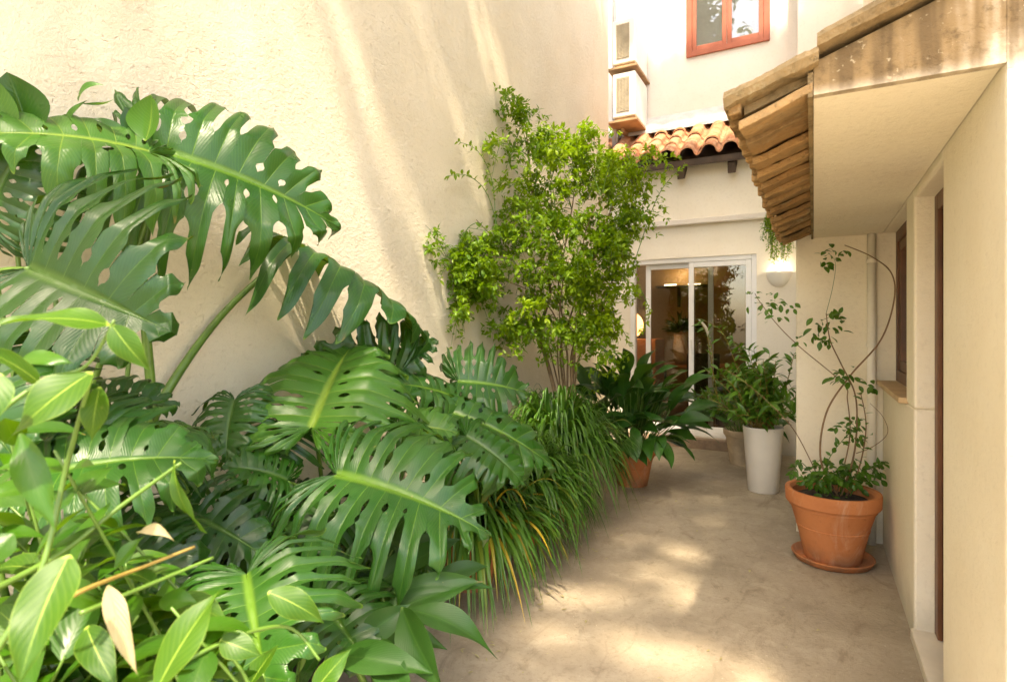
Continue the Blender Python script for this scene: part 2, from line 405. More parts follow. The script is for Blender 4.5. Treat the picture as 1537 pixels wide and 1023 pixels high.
# lean-to tile roof: S-profile tiles in overlapping courses
ze, yt0 = 3.42, 6.72
yt1, zt1 = YU-.02, 4.05
m = MB(); rr = random.Random(9); per = .235
ncol = 14; ncrs = 4; x00 = -3.05
sl = (zt1-ze)/(yt1-yt0)
for c in range(ncrs):
    ya = yt0+(yt1-yt0)*(c/ncrs); yb = yt0+(yt1-yt0)*((c+1.18)/ncrs)
    for k in range(ncol):
        r_ = (rr.random(), rr.random()); dz = rr.uniform(-.006, .006); dy = rr.uniform(-.012, .012)
        vs = []; n = 20
        for lay in (0, 1):
            for yy in (ya+dy, yb+dy):
                for i in range(n+1):
                    f = i/n
                    x = x00+(k+f)*per
                    u_ = (f-.5)/.34
                    h = .075*math.sqrt(max(0, 1-u_*u_))-.02 if abs(u_) < 1 else -.02-.028*math.sin(math.pi*((abs(f-.5)-.34)/.32))
                    lift = .045 if yy < yb else .0
                    taper = 1-.08*(yy > ya+.1)
                    z = ze+(yy-yt0)*sl+h*taper+lift*.8+dz+c*.0
                    vs.append((x+(.004 if i == 0 else 0), yy, z-lay*.018))
        q = n+1; fs = []
        for i in range(n):
            fs += [(i, i+1, q+i+1, q+i), (2*q+i, 3*q+i, 3*q+i+1, 2*q+i+1), (i, 2*q+i, 2*q+i+1, i+1)]
        fs += [(0, q, 3*q, 2*q), (n, 2*q+n, 3*q+n, q+n)]
        m.add(vs, fs, rnd=r_)
roof = m.build('roof', M['roof_tile'], rb, smooth=False)
m = MB(); m.prism([(-3.05, yt0+.06, ze-.10), (-3.05, yt1, zt1-.10), (-3.05, yt1, zt1-.13), (-3.05, yt0+.06, ze-.13)], (3.3, 0, 0))
m.build('roof_boarding', M['dark_wood'], roof)
m = MB(); m.box((-3.05, yt0+.055, ze-.115), (.25, yt0+.085, ze-.05)); m.build('fascia_board', M['dark_wood'], roof)
for x in (-2.55, -1.98, -1.42, -.86, -.3):
    m = MB(); m.prism([(x, yt0+.10, ze-.132), (x, YA-.04, ze+.05), (x, YA-.04, ze-.10), (x, yt0+.13, ze-.25)], (.085, 0, 0)); m.build('rafter_end', M['dark_wood'], roof, bevel=.005)
m = MB(); m.prism([(-3.0, yt1-.20, zt1-.02), (-3.0, YU-.001, zt1+.22), (-3.0, YU-.001, zt1+.16), (-3.0, yt1-.20, zt1-.06)], (3.2, 0, 0)); m.build('flashing', M['lead'], roof)
# sliding door
dr = MB(); frame(dr, xj0, xj1, zd0, zd1, .055, YA+.02, YA+.14)
do = dr.build('sliding_door', M['white_metal'], rb, bevel=.004)
def xat(px, y): return y*math.tan(math.atan((px-CX)/FPX)-YAW)
pa0, pa1 = xat(1034, YA+.05), xj1-.057
pb0, pb1 = xat(970, YA+.11), xat(1071, YA+.11)
for (a, b, y0, y1, n_) in ((pa0, pa1, YA+.03, YA+.065, 'door_leaf'), (pb0, pb1, YA+.09, YA+.125, 'door_leaf')):
    s_ = MB(); frame(s_, a, b, zd0+.057, zd1-.057, .06, y0, y1)
    if n_ == 'door_leaf' and y0 < YA+.05:
        s_.box((a+.02, y0-.018, 1.05), (a+.04, y0, 1.28))
    s_.build(n_, M['white_metal'], do, bevel=.004)
    s_ = MB(); s_.box((a+.061, y0+.014, zd0+.118), (b-.061, y0+.020, zd1-.118)); s_.build('pane', M['glass'], do)
s_ = MB(); s_.box((xj0+.056, YA+.10, zd0+.057), (pb0-.002, YA+.106, zd1-.057)); s_.build('pane', M['glass'], do)
m = MB(); m.box((xj0-.1, YA-.10, 0), (xj1+.1, YA+.005, zd0-.01)); m.build('door_step', M['step'], rb, bevel=.01)
# room behind the glass
m = MB(); m.box((-2.8, 10.2, .1), (.3, 10.3, 2.7)); m.box((-2.9, YA+.2, .1), (-2.8, 10.3, 2.7)); m.box((.3, YA+.2, .1), (.4, 10.3, 2.7)); m.box((-2.9, YA+.205, 2.66), (.4, 10.3, 2.76))
m.build('room_lining', M['room'], rb)
m = MB(); m.box((-2.8, YA+.16, .05), (.3, 10.2, .12)); m.build('room_floor', M['room_floor'], rb)

# ------------------------------------------------------------------ house on the right with the canopy
ho = thing('courtyard_house', 'cream rendered house on the right with low tiled canopy, brown window and door', 'building', (XR, 3, 0))
m = MB(); ho_d = .34
# lower wall pieces along the face X = XR (window, door recess), near pier
ZW = 1.075; YW0, YW1 = 3.36, 4.40
m.box((XR, YD, -.02), (XR+.5, YC, ZW-.03))                      # below the window
m.box((XR, YD, ZW-.03), (XR+.5, YW0, 2.5))                      # pier between window and door
m.box((XR+.07, YW1, ZW-.03), (XR+.5, YC, 2.5))
m.box((XR, YW0, ZS-.0), (XR+.5, YC, 2.5))
m.box((XR, 2.47, ZS-.035), (XR+.5, YD, 2.5))                    # lintel over the door
m.box((XR, YF+.005, -.02), (XR+.5, 2.47, 2.5))                  # near pier
m.box((XR+.06, YF+.1, 2.5), (4.5, YA, 5.6))                     # upper storey
m.build('wall', M['stucco_house'], ho, bevel=.012)
m = MB(); m.box((XR+.0, YF-.001, -.02), (4.5, YF+.004, 5.6)); m.build('front_wall', M['canopy_face'], ho)
m = MB(); m.box((-.108, YC, -.02), (XR+.5, YA-.1, 2.30)); m.build('return_wall', M['stucco_house'], ho, bevel=.012)
# canopy slab
m = MB(); m.box((.0, YF+.03, ZS), (XR-.003, YC-.003, ZS+.07)); m.build('soffit', M['stucco_house'], ho)
def ztop(x): return 2.118+(x)*.34
m = MB(); m.prism([(.0, YF, ZS-.004), (XR-.0005, YF, ZS-.004), (XR-.0005, YF, ztop(XR)+.0), (.0, YF, ztop(0)-.005)], (0, .028, 0))
can = m.build('canopy', M['canopy_face'], ho)
# roof slab of the canopy
XE = -.205
m = MB()
m.prism([(XE+.03, YF+.03, ztop(XE)-.035), (XR+.055, YF+.03, ztop(XR)-.012), (XR+.055, YF+.03, ztop(XR)+.035), (XE+.03, YF+.03, ztop(XE)+.012)], (0, YC-YF-.03+.1, 0))
m.build('canopy_roof', M['verge'], can)
# verge: a run of mortar-bedded tiles up the near edge
def verge(x0, x1, th, lift, y0, y1, seed, dip=.0):
    rr = random.Random(seed); n = 22; mb = MB(); vs = []; fs = []
    ph = rr.random()*6
    for i in range(n+1):
        x = x0+(x1-x0)*i/n
        w1 = .002*math.sin(ph+i*.5)+rr.uniform(-.0012, .0012); w2 = .003*math.sin(ph*2+i*.4)+rr.uniform(-.0015, .0015)
        zb = ztop(x)-th*.45+lift+w1-dip*max(0, 1-i/4); zt = ztop(x)+th*.55+lift+w2
        for (y, z) in ((y0+w2, zb), (y0-.012+w1, (zb+zt)/2), (y0+.004+w1, zt), (y1, zt+.006), (y1, zb)):
            vs.append((x, y, z))
    for i in range(n):
        for k in range(5): fs.append((i*5+k, (i+1)*5+k, (i+1)*5+(k+1) % 5, i*5+(k+1) % 5))
    fs += [(0, 1, 2, 3, 4), tuple(n*5+k for k in (4, 3, 2, 1, 0))]
    mb.add(vs, fs, rnd=(rr.random(), .5)); return mb
verge(XE-.018, .012, .040, -.002, YF-.035, YF+.25, 1, .004).build('verge_tile', M['verge'], can)
verge(.008, XR+.03, .040, .034, YF-.04, YF+.30, 2).build('verge_tile', M['verge'], can)
# eave boards: flat tiles laid across the overhang, one after another down the courtyard
rr = random.Random(4)
y = YF-.005; k = 0
while y < YC-.02:
    ln = min(rr.uniform(.18, .225), YC+.0-y)
    dz = rr.uniform(-.006, .006); tl = .030
    zo = ztop(XE)-.052; zi = ztop(0)-.050
    mb = MB(); n = 5; vs = []; fs = []
    for yy, dd in ((y, -tl), (y+ln+.03, 0)):
        for i in range(n+1):
            f = i/n; x = XE+.018+(0-.002-XE-.018)*f
            wv = rr.uniform(-.004, .004)
            z = zo+(zi-zo)*f+dd+dz+wv
            vs += [(x, yy+wv, z), (x, yy+wv, z+.026)]
    q = 2*(n+1)
    for i in range(n):
        a = 2*i
        fs += [(a, q+a, q+a+2, a+2), (a+1, a+3, q+a+3, q+a+1), (a, a+2, a+3, a+1), (q+a, q+a+1, q+a+3, q+a+2)]
    fs += [(0, 1, q+1, q), (2*n, q+2*n, q+2*n+1, 2*n+1)]
    mb.add(vs, fs, rnd=(rr.random(), rr.random()))
    mb.build('eave_tile', M['eave_tile'], can, bevel=.004)
    # nib of the tile above, seen as the dark scalloped outer edge
    mb = MB()
    for j in range(2):
        yy = y+ln*j*.5
        xo = XE-.014+rr.uniform(-.006, .006); zz = ztop(XE)-.046+rr.uniform(-.004, .004)
        mb.prism([(xo, yy, zz), (xo, yy+ln*.5-.006, zz+.014), (xo, yy+ln*.5-.006, zz+.040), (xo, yy, zz+.034)], (.034, 0, .006), rnd=(rr.random(), .2))
    mb.build('tile_edge', M['eave_tile'], can, bevel=.005)
    y += ln; k += 1
m = MB(); m.box((-.014, YF+.0, ZS-.008), (-.0015, YC-.004, ztop(0)-.03)); m.build('eave_moulding', M['verge'], can)
# window: frame, sill
wn = MB()
def framex(mb, y0, y1, z0, z1, t, x0, x1):
    mb.box((x0, y0, z0), (x1, y0+t, z1)); mb.box((x0, y1-t, z0), (x1, y1, z1))
    mb.box((x0, y0+t, z0), (x1, y1-t, z0+t)); mb.box((x0, y0+t, z1-t), (x1, y1-t, z1))
framex(wn, YW0, YW1, ZW+.0, ZS-.002, .07, XR+.068, XR+.13)
wo = wn.build('window', M['brown_wood'], ho, bevel=.004)
s_ = MB(); framex(s_, YW0+.072, (YW0+YW1)/2, ZW+.072, ZS-.075, .06, XR+.078, XR+.12); s_.build('sash', M['brown_wood'], wo, bevel=.004)
s_ = MB(); framex(s_, (YW0+YW1)/2+.004, YW1-.072, ZW+.072, ZS-.075, .06, XR+.078, XR+.12); s_.build('sash', M['brown_wood'], wo, bevel=.004)
s_ = MB(); s_.box((XR+.095, YW0+.13, ZW+.13), (XR+.10, YW1-.13, ZS-.13)); s_.build('pane', M['win_glass'], wo)
s_ = MB(); s_.box((XR+.14, YW0+.0, ZW), (XR+.16, YW1, ZS)); s_.build('shutter_back', M['dark_wood'], wo)
s_ = MB(); s_.box((XR-.035, YW0-.02, ZW-.032), (XR+.075, YC-.002, ZW-.003)); s_.build('sill', M['sill'], wo, bevel=.005)
# door in its recess
s_ = MB(); s_.box((XR+.095, 2.43, .055), (XR+.14, YD+.02, ZS-.03))
do2 = s_.build('door', M['brown_wood'], ho)
s_ = MB(); s_.box((XR+.075, YD-.075, .055), (XR+.094, YD-.002, ZS-.037)); s_.box((XR+.075, 2.472, .055), (XR+.094, 2.53, ZS-.037)); s_.box((XR+.075, 2.53, ZS-.11), (XR+.094, YD-.075, ZS-.037))
s_.build('door_frame', M['brown_wood'], do2, bevel=.004)
s_ = MB(); s_.tube([(XR+.095, 2.60, 1.05), (XR+.05, 2.60, 1.05), (XR+.05, 2.70, 1.05)], .009, 8); s_.build('handle', M['lead'], do2)
s_ = MB(); s_.box((XR-.012, 2.38, 0), (XR+.2, YD+.012, .052)); s_.build('threshold', M['marble'], ho, bevel=.006)
# downpipe in the corner
dp = thing('downpipe', 'slim cream downpipe in the corner behind the terracotta pot', 'pipe', (.335, YC-.035, 0))
m = MB(); m.tube([(.335, YC-.035, .0), (.335, YC-.035, ZS-.002)], .026, 16); m.build('pipe', M['stucco_annex'], dp, smooth=True)
for z in (.35, 1.30, 1.85):
    m = MB(); m.lathe([(.0265, -.012), (.031, -.012), (.031, .012), (.0265, .012)], (.335, YC-.035, z), 16); m.box((.33, YC-.012, z-.01), (.34, YC, z+.01)); m.build('bracket', M['stucco_annex'], dp)

# ------------------------------------------------------------------ air conditioners
def ac(z0, lab):
    y0, y1, x0, x1, h = 7.08, YU-.03, -2.285, -1.99, .56
    t = thing('air_conditioner', lab, 'air conditioner', ((x0+x1)/2, (y0+y1)/2, z0), 'air conditioners stacked on the rear house')
    m = MB(); m.box((x0, y0, z0), (x1, y1, z0+h)); m.build('casing', M['ac_white'], t, bevel=.012)
    m = MB(); gx0, gx1 = x0+.055, x1-.075
    m.box((gx0, y0-.004, z0+.06), (gx1, y0-.001, z0+h-.06))
    for i in range(24):
        zz = z0+.065+(h-.13)*i/24
        m.box((gx0, y0-.012, zz), (gx1, y0-.0045, zz+.009))
    for i in range(5): m.box((gx0+(gx1-gx0)*i/4-.003, y0-.016, z0+.06), (gx0+(gx1-gx0)*i/4+.003, y0-.0125, z0+h-.06))
    m.build('grille', M['ac_grille'], t)
    m = MB(); m.box((x0+.02, y0+.03, z0-.045), (x1-.02, y0+.09, z0-.002)); m.build('foot', M['ac_shelf'], t)
    m = MB(); m.box((x0+.02, y1-.1, z0-.045), (x1-.02, y1-.04, z0-.002)); m.build('foot', M['ac_shelf'], t)
    m = MB(); m.box((x0-.06, y0-.03, z0-.075), (x1+.03, YU-.001, z0-.047)); m.box((x0+.05, y0+.2, z0-.14), (x0+.09, YU-.001, z0-.076)); m.build('shelf', M['ac_shelf'], t, bevel=.004)
ac(4.80, 'upper cream air conditioner with slatted grille, beside the red framed window')
ac(4.12, 'lower cream air conditioner with slatted grille, just above the tiled roof')

m = MB(); m.tube([(-2.33, 7.30, 3.4), (-2.33, 7.30, 7.0)], .03, 10)
m.build('conduit', M['lead'], rb, smooth=True)
for zz in (4.3, 4.98):
    m = MB(); m.tube(curve([(-2.18, 7.62, zz), (-2.30, 7.6, zz-.05), (-2.33, 7.45, zz-.3), (-2.33, 7.40, zz-.6)], 6), .014, 8); m.build('refrigerant_hose', M['ac_grille'], rb, smooth=True)

# ------------------------------------------------------------------ lamps
def globe(mb, c, r, n=20, mrows=12, sq=1.0):
    mb.lathe([(max(1e-3, r*math.sin(math.pi*i/mrows)), -r*sq*math.cos(math.pi*i/mrows)) for i in range(mrows+1)], c, n)
sx = -.345; sz = 2.03
wl = thing('wall_lamp', 'white rounded wall lamp glowing beside the sliding door', 'lamp', (sx, YA, sz))
m = MB(); n = 16; vs = []; fs = []
for i in range(9):
    a = math.pi/2*i/8; r = .125*math.cos(a)+.004; z = sz+.02-.17*math.sin(a)
    for k in range(n+1):
        b = math.pi*k/n; vs.append((sx+r*math.cos(b), YA-.003-r*math.sin(b)*.85, z))
for i in range(8):
    for k in range(n): fs.append((i*(n+1)+k, i*(n+1)+k+1, (i+1)*(n+1)+k+1, (i+1)*(n+1)+k))
m.add(vs, fs); sh = m.build('shade', M['lamp_shell'], wl, smooth=True)
md = sh.modifiers.new('thick', 'SOLIDIFY'); md.thickness = .006
m = MB(); globe(m, (sx, YA-.05, sz), .028); m.build('bulb', M['bulb'], wl, smooth=True)
def lamp(name, loc, energy, col, size=.05, parent=None):
    d = bpy.data.lights.new(name, 'POINT'); d.energy = energy; d.color = col; d.shadow_soft_size = size
    o = bpy.data.objects.new(name, d); COL.objects.link(o); o.location = V(loc)-(root_loc(parent) if parent else V((0, 0, 0)))
    if parent: o.parent = parent
    return o
lamp('lamp_glow', (sx+.02, YA-.06, sz+.06), .3, (1, .92, .80), .03, wl)

# room furniture
cab = thing('cabinet', 'orange wooden cabinet inside the glass door under a glowing globe lamp', 'cabinet', (-2.45, 8.2, .12))
m = MB(); m.box((-2.78, 7.95, .12), (-1.95, 8.5, 1.27)); m.build('carcass', M['orange_wood'], cab, bevel=.01)
for a in (-2.74, -2.36):
    m = MB(); m.box((a, 7.925, .2), (a+.36, 7.948, 1.2)); m.build('door', M['orange_wood'], cab, bevel=.006)
gl = thing('globe_lamp', 'round orange glowing table lamp on the cabinet indoors', 'lamp', (-2.33, 8.15, 1.27))
m = MB(); globe(m, (-2.33, 8.15, 1.47), .155, 24, 14, 1.15); m.build('shade', M['globe'], gl, smooth=True)
m = MB(); m.lathe([(.07, 0), (.07, .02), (.03, .04), (.03, .08)], (-2.33, 8.15, 1.275), 20); m.build('base', M['dark_thing'], gl)
tb = thing('dining_table', 'dark wooden table with a vase seen indoors behind the glass', 'table', (-1.75, 8.9, .12))
m = MB(); m.box((-2.2, 8.6, .84), (-1.0, 9.3, .88)); m.build('tabletop', M['orange_wood'], tb, bevel=.01)
for (a, b) in ((-2.15, 8.65), (-1.1, 8.65), (-2.15, 9.2), (-1.1, 9.2)):
    m = MB(); m.box((a, b, .12), (a+.06, b+.06, .838)); m.build('leg', M['dark_thing'], tb)
ch = thing('dining_chair', 'dark chair standing at the indoor table', 'chair', (-1.35, 8.3, .12))
m = MB(); m.box((-1.55, 8.1, .54), (-1.12, 8.52, .60)); m.build('seat', M['dark_thing'], ch, bevel=.01)
m = MB(); m.box((-1.55, 8.08, .62), (-1.12, 8.12, 1.08)); m.build('backrest', M['dark_thing'], ch, bevel=.01)
for (a, b) in ((-1.54, 8.1), (-1.17, 8.1), (-1.54, 8.46), (-1.17, 8.46)):
    m = MB(); m.box((a, b, .12), (a+.04, b+.04, .538)); m.build('leg', M['dark_thing'], ch)
wl2 = thing('wall_shelf', 'thin lit shelf on the warm wall inside the glass door', 'shelf', (-2.0, 10.1, 2.1))
m = MB(); m.box((-2.45, 10.0, 2.14), (-1.55, 10.195, 2.17)); m.build('board', M['dark_thing'], wl2)
m = MB(); m.box((-2.10, 10.12, 1.80), (-2.06, 10.195, 2.138)); m.box((-1.92, 10.12, 1.80), (-1.88, 10.195, 2.138)); m.build('bracket', M['dark_thing'], wl2)
m = MB(); m.box((-2.3, 10.02, 2.172), (-2.1, 10.06, 2.19)); m.box((-1.9, 10.02, 2.172), (-1.7, 10.06, 2.19)); m.build('lamp_strip', M['bulb'], wl2)
lamp('shelf_glow', (-2.0, 9.95, 2.35), 1.8, (1, .70, .40), .08, wl2)
lamp('globe_glow', (-2.05, 7.75, 1.6), 1.6, (1, .58, .28), .1, gl)

# ------------------------------------------------------------------ leaf builders
def frame_from(base, tip, n):
    x = (tip-base); L = x.length; x = x/L
    z = (n - x*n.dot(x)).normalized(); y = z.cross(x)
    return x, y, z, L
HEART = [(-.03, .02), (-.20, .09), (-.275, .24), (-.20, .42), (-.02, .54), (.22, .565), (.46, .50), (.70, .345), (.90, .14), (1.0, .0)]
def outline(q):
    f = q*(len(HEART)-1); i = min(int(f), len(HEART)-2); f -= i
    p0 = HEART[max(i-1, 0)]; p1 = HEART[i]; p2 = HEART[i+1]; p3 = HEART[min(i+2, len(HEART)-1)]
    def cr(a, b, c, d): return .5*((2*b)+(-a+c)*f+(2*a-5*b+4*c-d)*f*f+(-a+3*b-3*c+d)*f**3)
    return cr(p0[0], p1[0], p2[0], p3[0]), max(0, cr(p0[1], p1[1], p2[1], p3[1]))
def sm(a, b, x):
    t = max(0, min(1, (x-a)/(b-a))); return t*t*(3-2*t)
def monstera(base, tip, n, width, seed=0, nl=13, bend=.6, cup=.35, fold=.012, wave=.02, slit=.40, curl=.09, gw=1.0):
    """split leaf: each half is a fan of lobes that join near the midrib; gaps between lobes are the slits and holes"""
    rg = random.Random(seed); mb = MB()
    x, y, z, L = frame_from(base, tip, n)
    rnd = (rg.random(), rg.random())
    T = [k/44 for k in range(45)]
    C = [-1, -.75, -.45, -.15, 0, .15, .45, .75, 1]
    kb = bend
    def bent(px, py, pz):
        if abs(kb) > 1e-3:
            a = kb*px; r = 1/kb
            X = math.sin(a)*r + math.sin(a)*pz; Z = -(1-math.cos(a))*r + math.cos(a)*pz
        else: X, Z = px, pz
        return V((X, py, Z))
    tipb = bent(1, 0, 0); sc = 1/math.hypot(tipb.x, tipb.z); ang = math.atan2(tipb.z, tipb.x)
    ca, sa = math.cos(-ang), math.sin(-ang)
    def world(p):
        X = (p.x*ca-p.z*sa)*sc; Z = (p.x*sa+p.z*ca)*sc; Y = p.y*sc
        return base + x*(X*L) + y*(Y*L) + z*(Z*L)
    wn = width/L
    for side in (-1, 1):
        qs = [0]+[(i+rg.uniform(-.18, .18))/nl for i in range(1, nl)]+[1]
        gaps = []
        for i in range(nl+1):
            if i == 0 or i == nl: gaps.append(None); continue
            mid = 1-abs(i/nl-.5)*1.2
            gaps.append(dict(o=slit+rg.uniform(-.14, .18)+.15*(1-mid), w=min(.42, rg.uniform(.10, .26)*gw), cv=rg.uniform(.10, .2),
                             h1=(rg.uniform(.08, .15), rg.uniform(.07, .13), rg.uniform(.08, .18)) if rg.random() < .75 and i < nl*.8 else None,
                             h2=(rg.uniform(.24, .29), rg.uniform(.10, .17), rg.uniform(.10, .24)) if rg.random() < .7 and i < nl*.62 else None))
        def gap(i, t):
            g = gaps[i]
            if g is None: return 0
            v = 0
            if t > g['o']: v = g['w']*(.55+.45*t)*math.sqrt(max(0, min(1, (t-g['o'])/.08)))+.24*sm(.84, 1.02, t)**1.4
            for h in (g['h1'], g['h2']):
                if h:
                    d = abs(t-h[0]-h[1]/2)/(h[1]/2)
                    if d < 1 and t < g['o']-.03: v = max(v, h[2]*math.sqrt(1-d*d))
            return v
        for i in range(nl):
            q0, q1 = qs[i], qs[i+1]; dq = q1-q0
            ph = rg.uniform(-1, 1); ln = rg.uniform(.93, 1.05); drp = rg.uniform(.4, 1.7); tilt = rg.uniform(-.035, .03); tws = rg.uniform(-.16, .30)
            vs = []; uvs = []
            for t in T:
                a = q0+dq*gap(i, t); b = q1-dq*gap(i+1, t)
                for c in C:
                    q = (q0+q1)/2+((q0+q1)/2-a if c < 0 else b-(q0+q1)/2)*c
                    tt = t
                    if t > .7:
                        k = sm(.7, 1, t)
                        tt = t*(1-k*(.085*(c-.45)**2)) * (1+(ln-1)*k)
                    ox = 0 if q < .40 else ((q-.40)/.60)**1.15*.95
                    mx, my = outline(q); my *= 2*wn*.5*1.0
                    # quadratic lateral vein
                    cx = ox+(mx-ox)*.5-.05*(1-q); cy = my*.56
                    px = (1-tt)**2*ox+2*tt*(1-tt)*cx+tt*tt*mx
                    py = 2*tt*(1-tt)*cy+tt*tt*my
                    rr_ = py/max(.01, wn*.5)
                    pz = -cup*wn*.5*(rr_*rr_)*(.6+.4*drp) + .10*wn*min(1, rr_*2.2)*(1-rr_*.4)
                    pz += -fold*3*(1-abs(c))**1.5*math.sin(math.pi*min(1, tt*1.0))*.6 - fold*2*(abs(c)**2)*sm(.3, .8, tt)
                    pz += wave*tt*tt*math.sin(ph*3+c*1.6)*1.4 - curl*sm(.72, 1, tt)*drp + tilt*tt*tt + c*tws*tt*tt*dq
                    vs.append(world(bent(px, side*py, pz))); uvs.append(((c+1)/2, t))
            q = len(C); fs = []
            for r in range(len(T)-1):
                for c in range(q-1):
                    f = (r*q+c, r*q+c+1, (r+1)*q+c+1, (r+1)*q+c)
                    fs.append(f if side > 0 else f[::-1])
            mb.add(vs, fs, uvs, rnd)
    # raised midrib
    pts = [world(bent(s, 0, -.004)) for s in [k/12*.98 for k in range(13)]]
    mb.tube(pts, [max(.001, .0052*L/.6*(1-k/12.5)) for k in range(13)], 6, rnd)
    k = len(pts)*6
    mb.uv[-k:] = [(.5, .0)]*k
    return mb
def blade(mb, base, tip, n, width, bend=.5, fold=.25, wave=.02, seed=0, nx=10, rnd=None, shape=(.42, 1.0), twist=0, nc=2):
    """entire leaf; shape = (where it is widest, point sharpness)"""
    rg = random.Random(seed)
    x, y, z, L = frame_from(base, tip, n)
    ang = bend
    def bent(s, h):
        if abs(ang) < 1e-3: return s, h
        a = ang*s; r = 1/ang
        return math.sin(a)*r+math.sin(a)*h, -(1-math.cos(a))*r+math.cos(a)*h
    tx, tz = bent(1, 0); sc = 1/math.hypot(tx, tz); aa = -math.atan2(tz, tx); ca, sa = math.cos(aa), math.sin(aa)
    vs = []; uvs = []; ph = rg.uniform(0, 6)
    pk = shape[0]; cs = [k/nc for k in range(-nc, nc+1)]
    for i in range(nx+1):
        s = i/nx
        f = (s/pk) if s < pk else (1-s)/(1-pk)
        w = math.sin(math.pi/2*max(0, f))**(.75 if s < pk else shape[1])*width*.5/L
        if i == nx: w = 0.0004
        if i == 0: w = max(w, .012)
        for c in cs:
            yy = c*w*math.cos(fold*abs(c)); h = abs(c)*w*math.sin(fold)+wave*math.sin(ph+s*7+(2 if c > 0 else 0))*c*c*(1-abs(2*s-1)**3)
            if twist:
                tw = twist*s; yy, h = yy*math.cos(tw)-h*math.sin(tw), yy*math.sin(tw)+h*math.cos(tw)
            X, Z = bent(s, h)
            X, Z = (X*ca-Z*sa)*sc, (X*sa+Z*ca)*sc
            vs.append(base+x*(X*L)+y*(yy*sc*L)+z*(Z*L)); uvs.append(((c+1)/2, s))
    q = len(cs); fs = []
    for i in range(nx):
        for k in range(q-1): fs.append((i*q+k, i*q+k+1, (i+1)*q+k+1, (i+1)*q+k))
    mb.add(vs, fs, uvs, rnd or (rg.random(), rg.random()))
def taper(n, a, b): return [a+(b-a)*i/(n-1) for i in range(n)]
def strap(mb, p0, p1, p2, w, seed, rnd=None, nx=9):
    """ribbon along a quadratic arc"""
    rg = random.Random(seed); rnd = rnd or (rg.random(), rg.random())
    vs = []; uvs = []
    side0 = (p2-p0).cross(UP)
    side0 = side0.normalized() if side0.length > 1e-4 else RT
    for i in range(nx+1):
        s = i/nx; p = p0*(1-s)**2+p1*2*s*(1-s)+p2*s*s
        t = ((p1-p0)*(1-s)+(p2-p1)*s).normalized()
        nn = side0.cross(t).normalized()
        ww = w*.5*(min(1, .55+s*2))*(1-s**3)+.0004
        vs += [p-side0*ww+nn*ww*.35, p, p+side0*ww+nn*ww*.35]; uvs += [(0, s), (.5, s), (1, s)]
    fs = []
    for i in range(nx):
        for k in (0, 1): fs.append((i*3+k, i*3+k+1, i*3+k+4, i*3+k+3))
    mb.add(vs, fs, uvs, rnd)

# ------------------------------------------------------------------ monsteras
def monstera_plant(name, label, loc, leaves):
    t = thing(name, label, 'plant', loc, 'split-leaf plants along the stucco wall')
    rg = random.Random(sum(ord(c) for c in label))
    for i, lf in enumerate(leaves):
        (bx, by, bd), (tx, ty, td), n, w = lf[:4]; k = dict(lf[4]) if len(lf) > 4 else {}
        mt = k.pop('mat', 'monstera'); stem = k.pop('stem', None); lab = k.pop('label', None); rad = k.pop('rad', (.011, .007))
        b = P(bx, by, bd)
        k.setdefault('seed', i*17+len(label))
        o = monstera(b, P(tx, ty, td), N(*n), w, **k).build('leaf', M[mt], t, smooth=True, merge=.0003)
        if lab: o['label'] = lab
        if stem != 0:
            if stem: pts = [P(*s) for s in stem]+[b]
            else:
                rt = V(loc)+V((rg.uniform(-.12, .12), rg.uniform(-.15, .15), .03))
                md = rt.lerp(b, .55)+V((0, 0, .18*(b-rt).length)) - (b-rt)*.0
                pts = [rt, md, b-N(*n)*.01]
            c = curve(pts, 8); m = MB(); m.tube(c, taper(len(c), *rad), 8); m.build('petiole', M['stem_green'], t, smooth=True)
    return t
def onfloor(px, py):
    d = EYE*FPX/(py-HZ); return P(px, py, d)
monstera_plant('monstera', 'tall split-leaf plant at the far left, its top leaves spread over the stucco wall', (-2.05, 1.25, .1), [
    ((228, 222, 1.95), (516, 345, 2.30), (.02, .48, .87), .74, dict(seed=5, gw=1.2, bend=.55, cup=.34, nl=14, stem=[(232, 640, 2.0), (214, 420, 1.95), (222, 330, 1.93)], rad=(.017, .011), label='blue-green leaf arching right over the bare wall')),
    ((222, 228, 1.88), (-95, 205, 1.55), (.0, .66, .74), .52, dict(seed=8, bend=.5, cup=.38, nl=12, mat='monstera_light', stem=[(120, 640, 1.9), (190, 420, 1.9), (226, 300, 1.9)], label='pale leaf hanging left along the wall')),
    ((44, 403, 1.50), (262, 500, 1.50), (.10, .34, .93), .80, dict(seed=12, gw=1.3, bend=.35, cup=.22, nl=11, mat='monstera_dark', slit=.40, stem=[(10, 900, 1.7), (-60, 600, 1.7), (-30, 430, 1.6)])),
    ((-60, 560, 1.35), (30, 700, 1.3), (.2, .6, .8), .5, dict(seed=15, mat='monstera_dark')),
    ((-20, 330, 1.65), (60, 190, 1.7), (.3, .2, .9), .42, dict(seed=16, mat='monstera_dark', stem=0)),
])
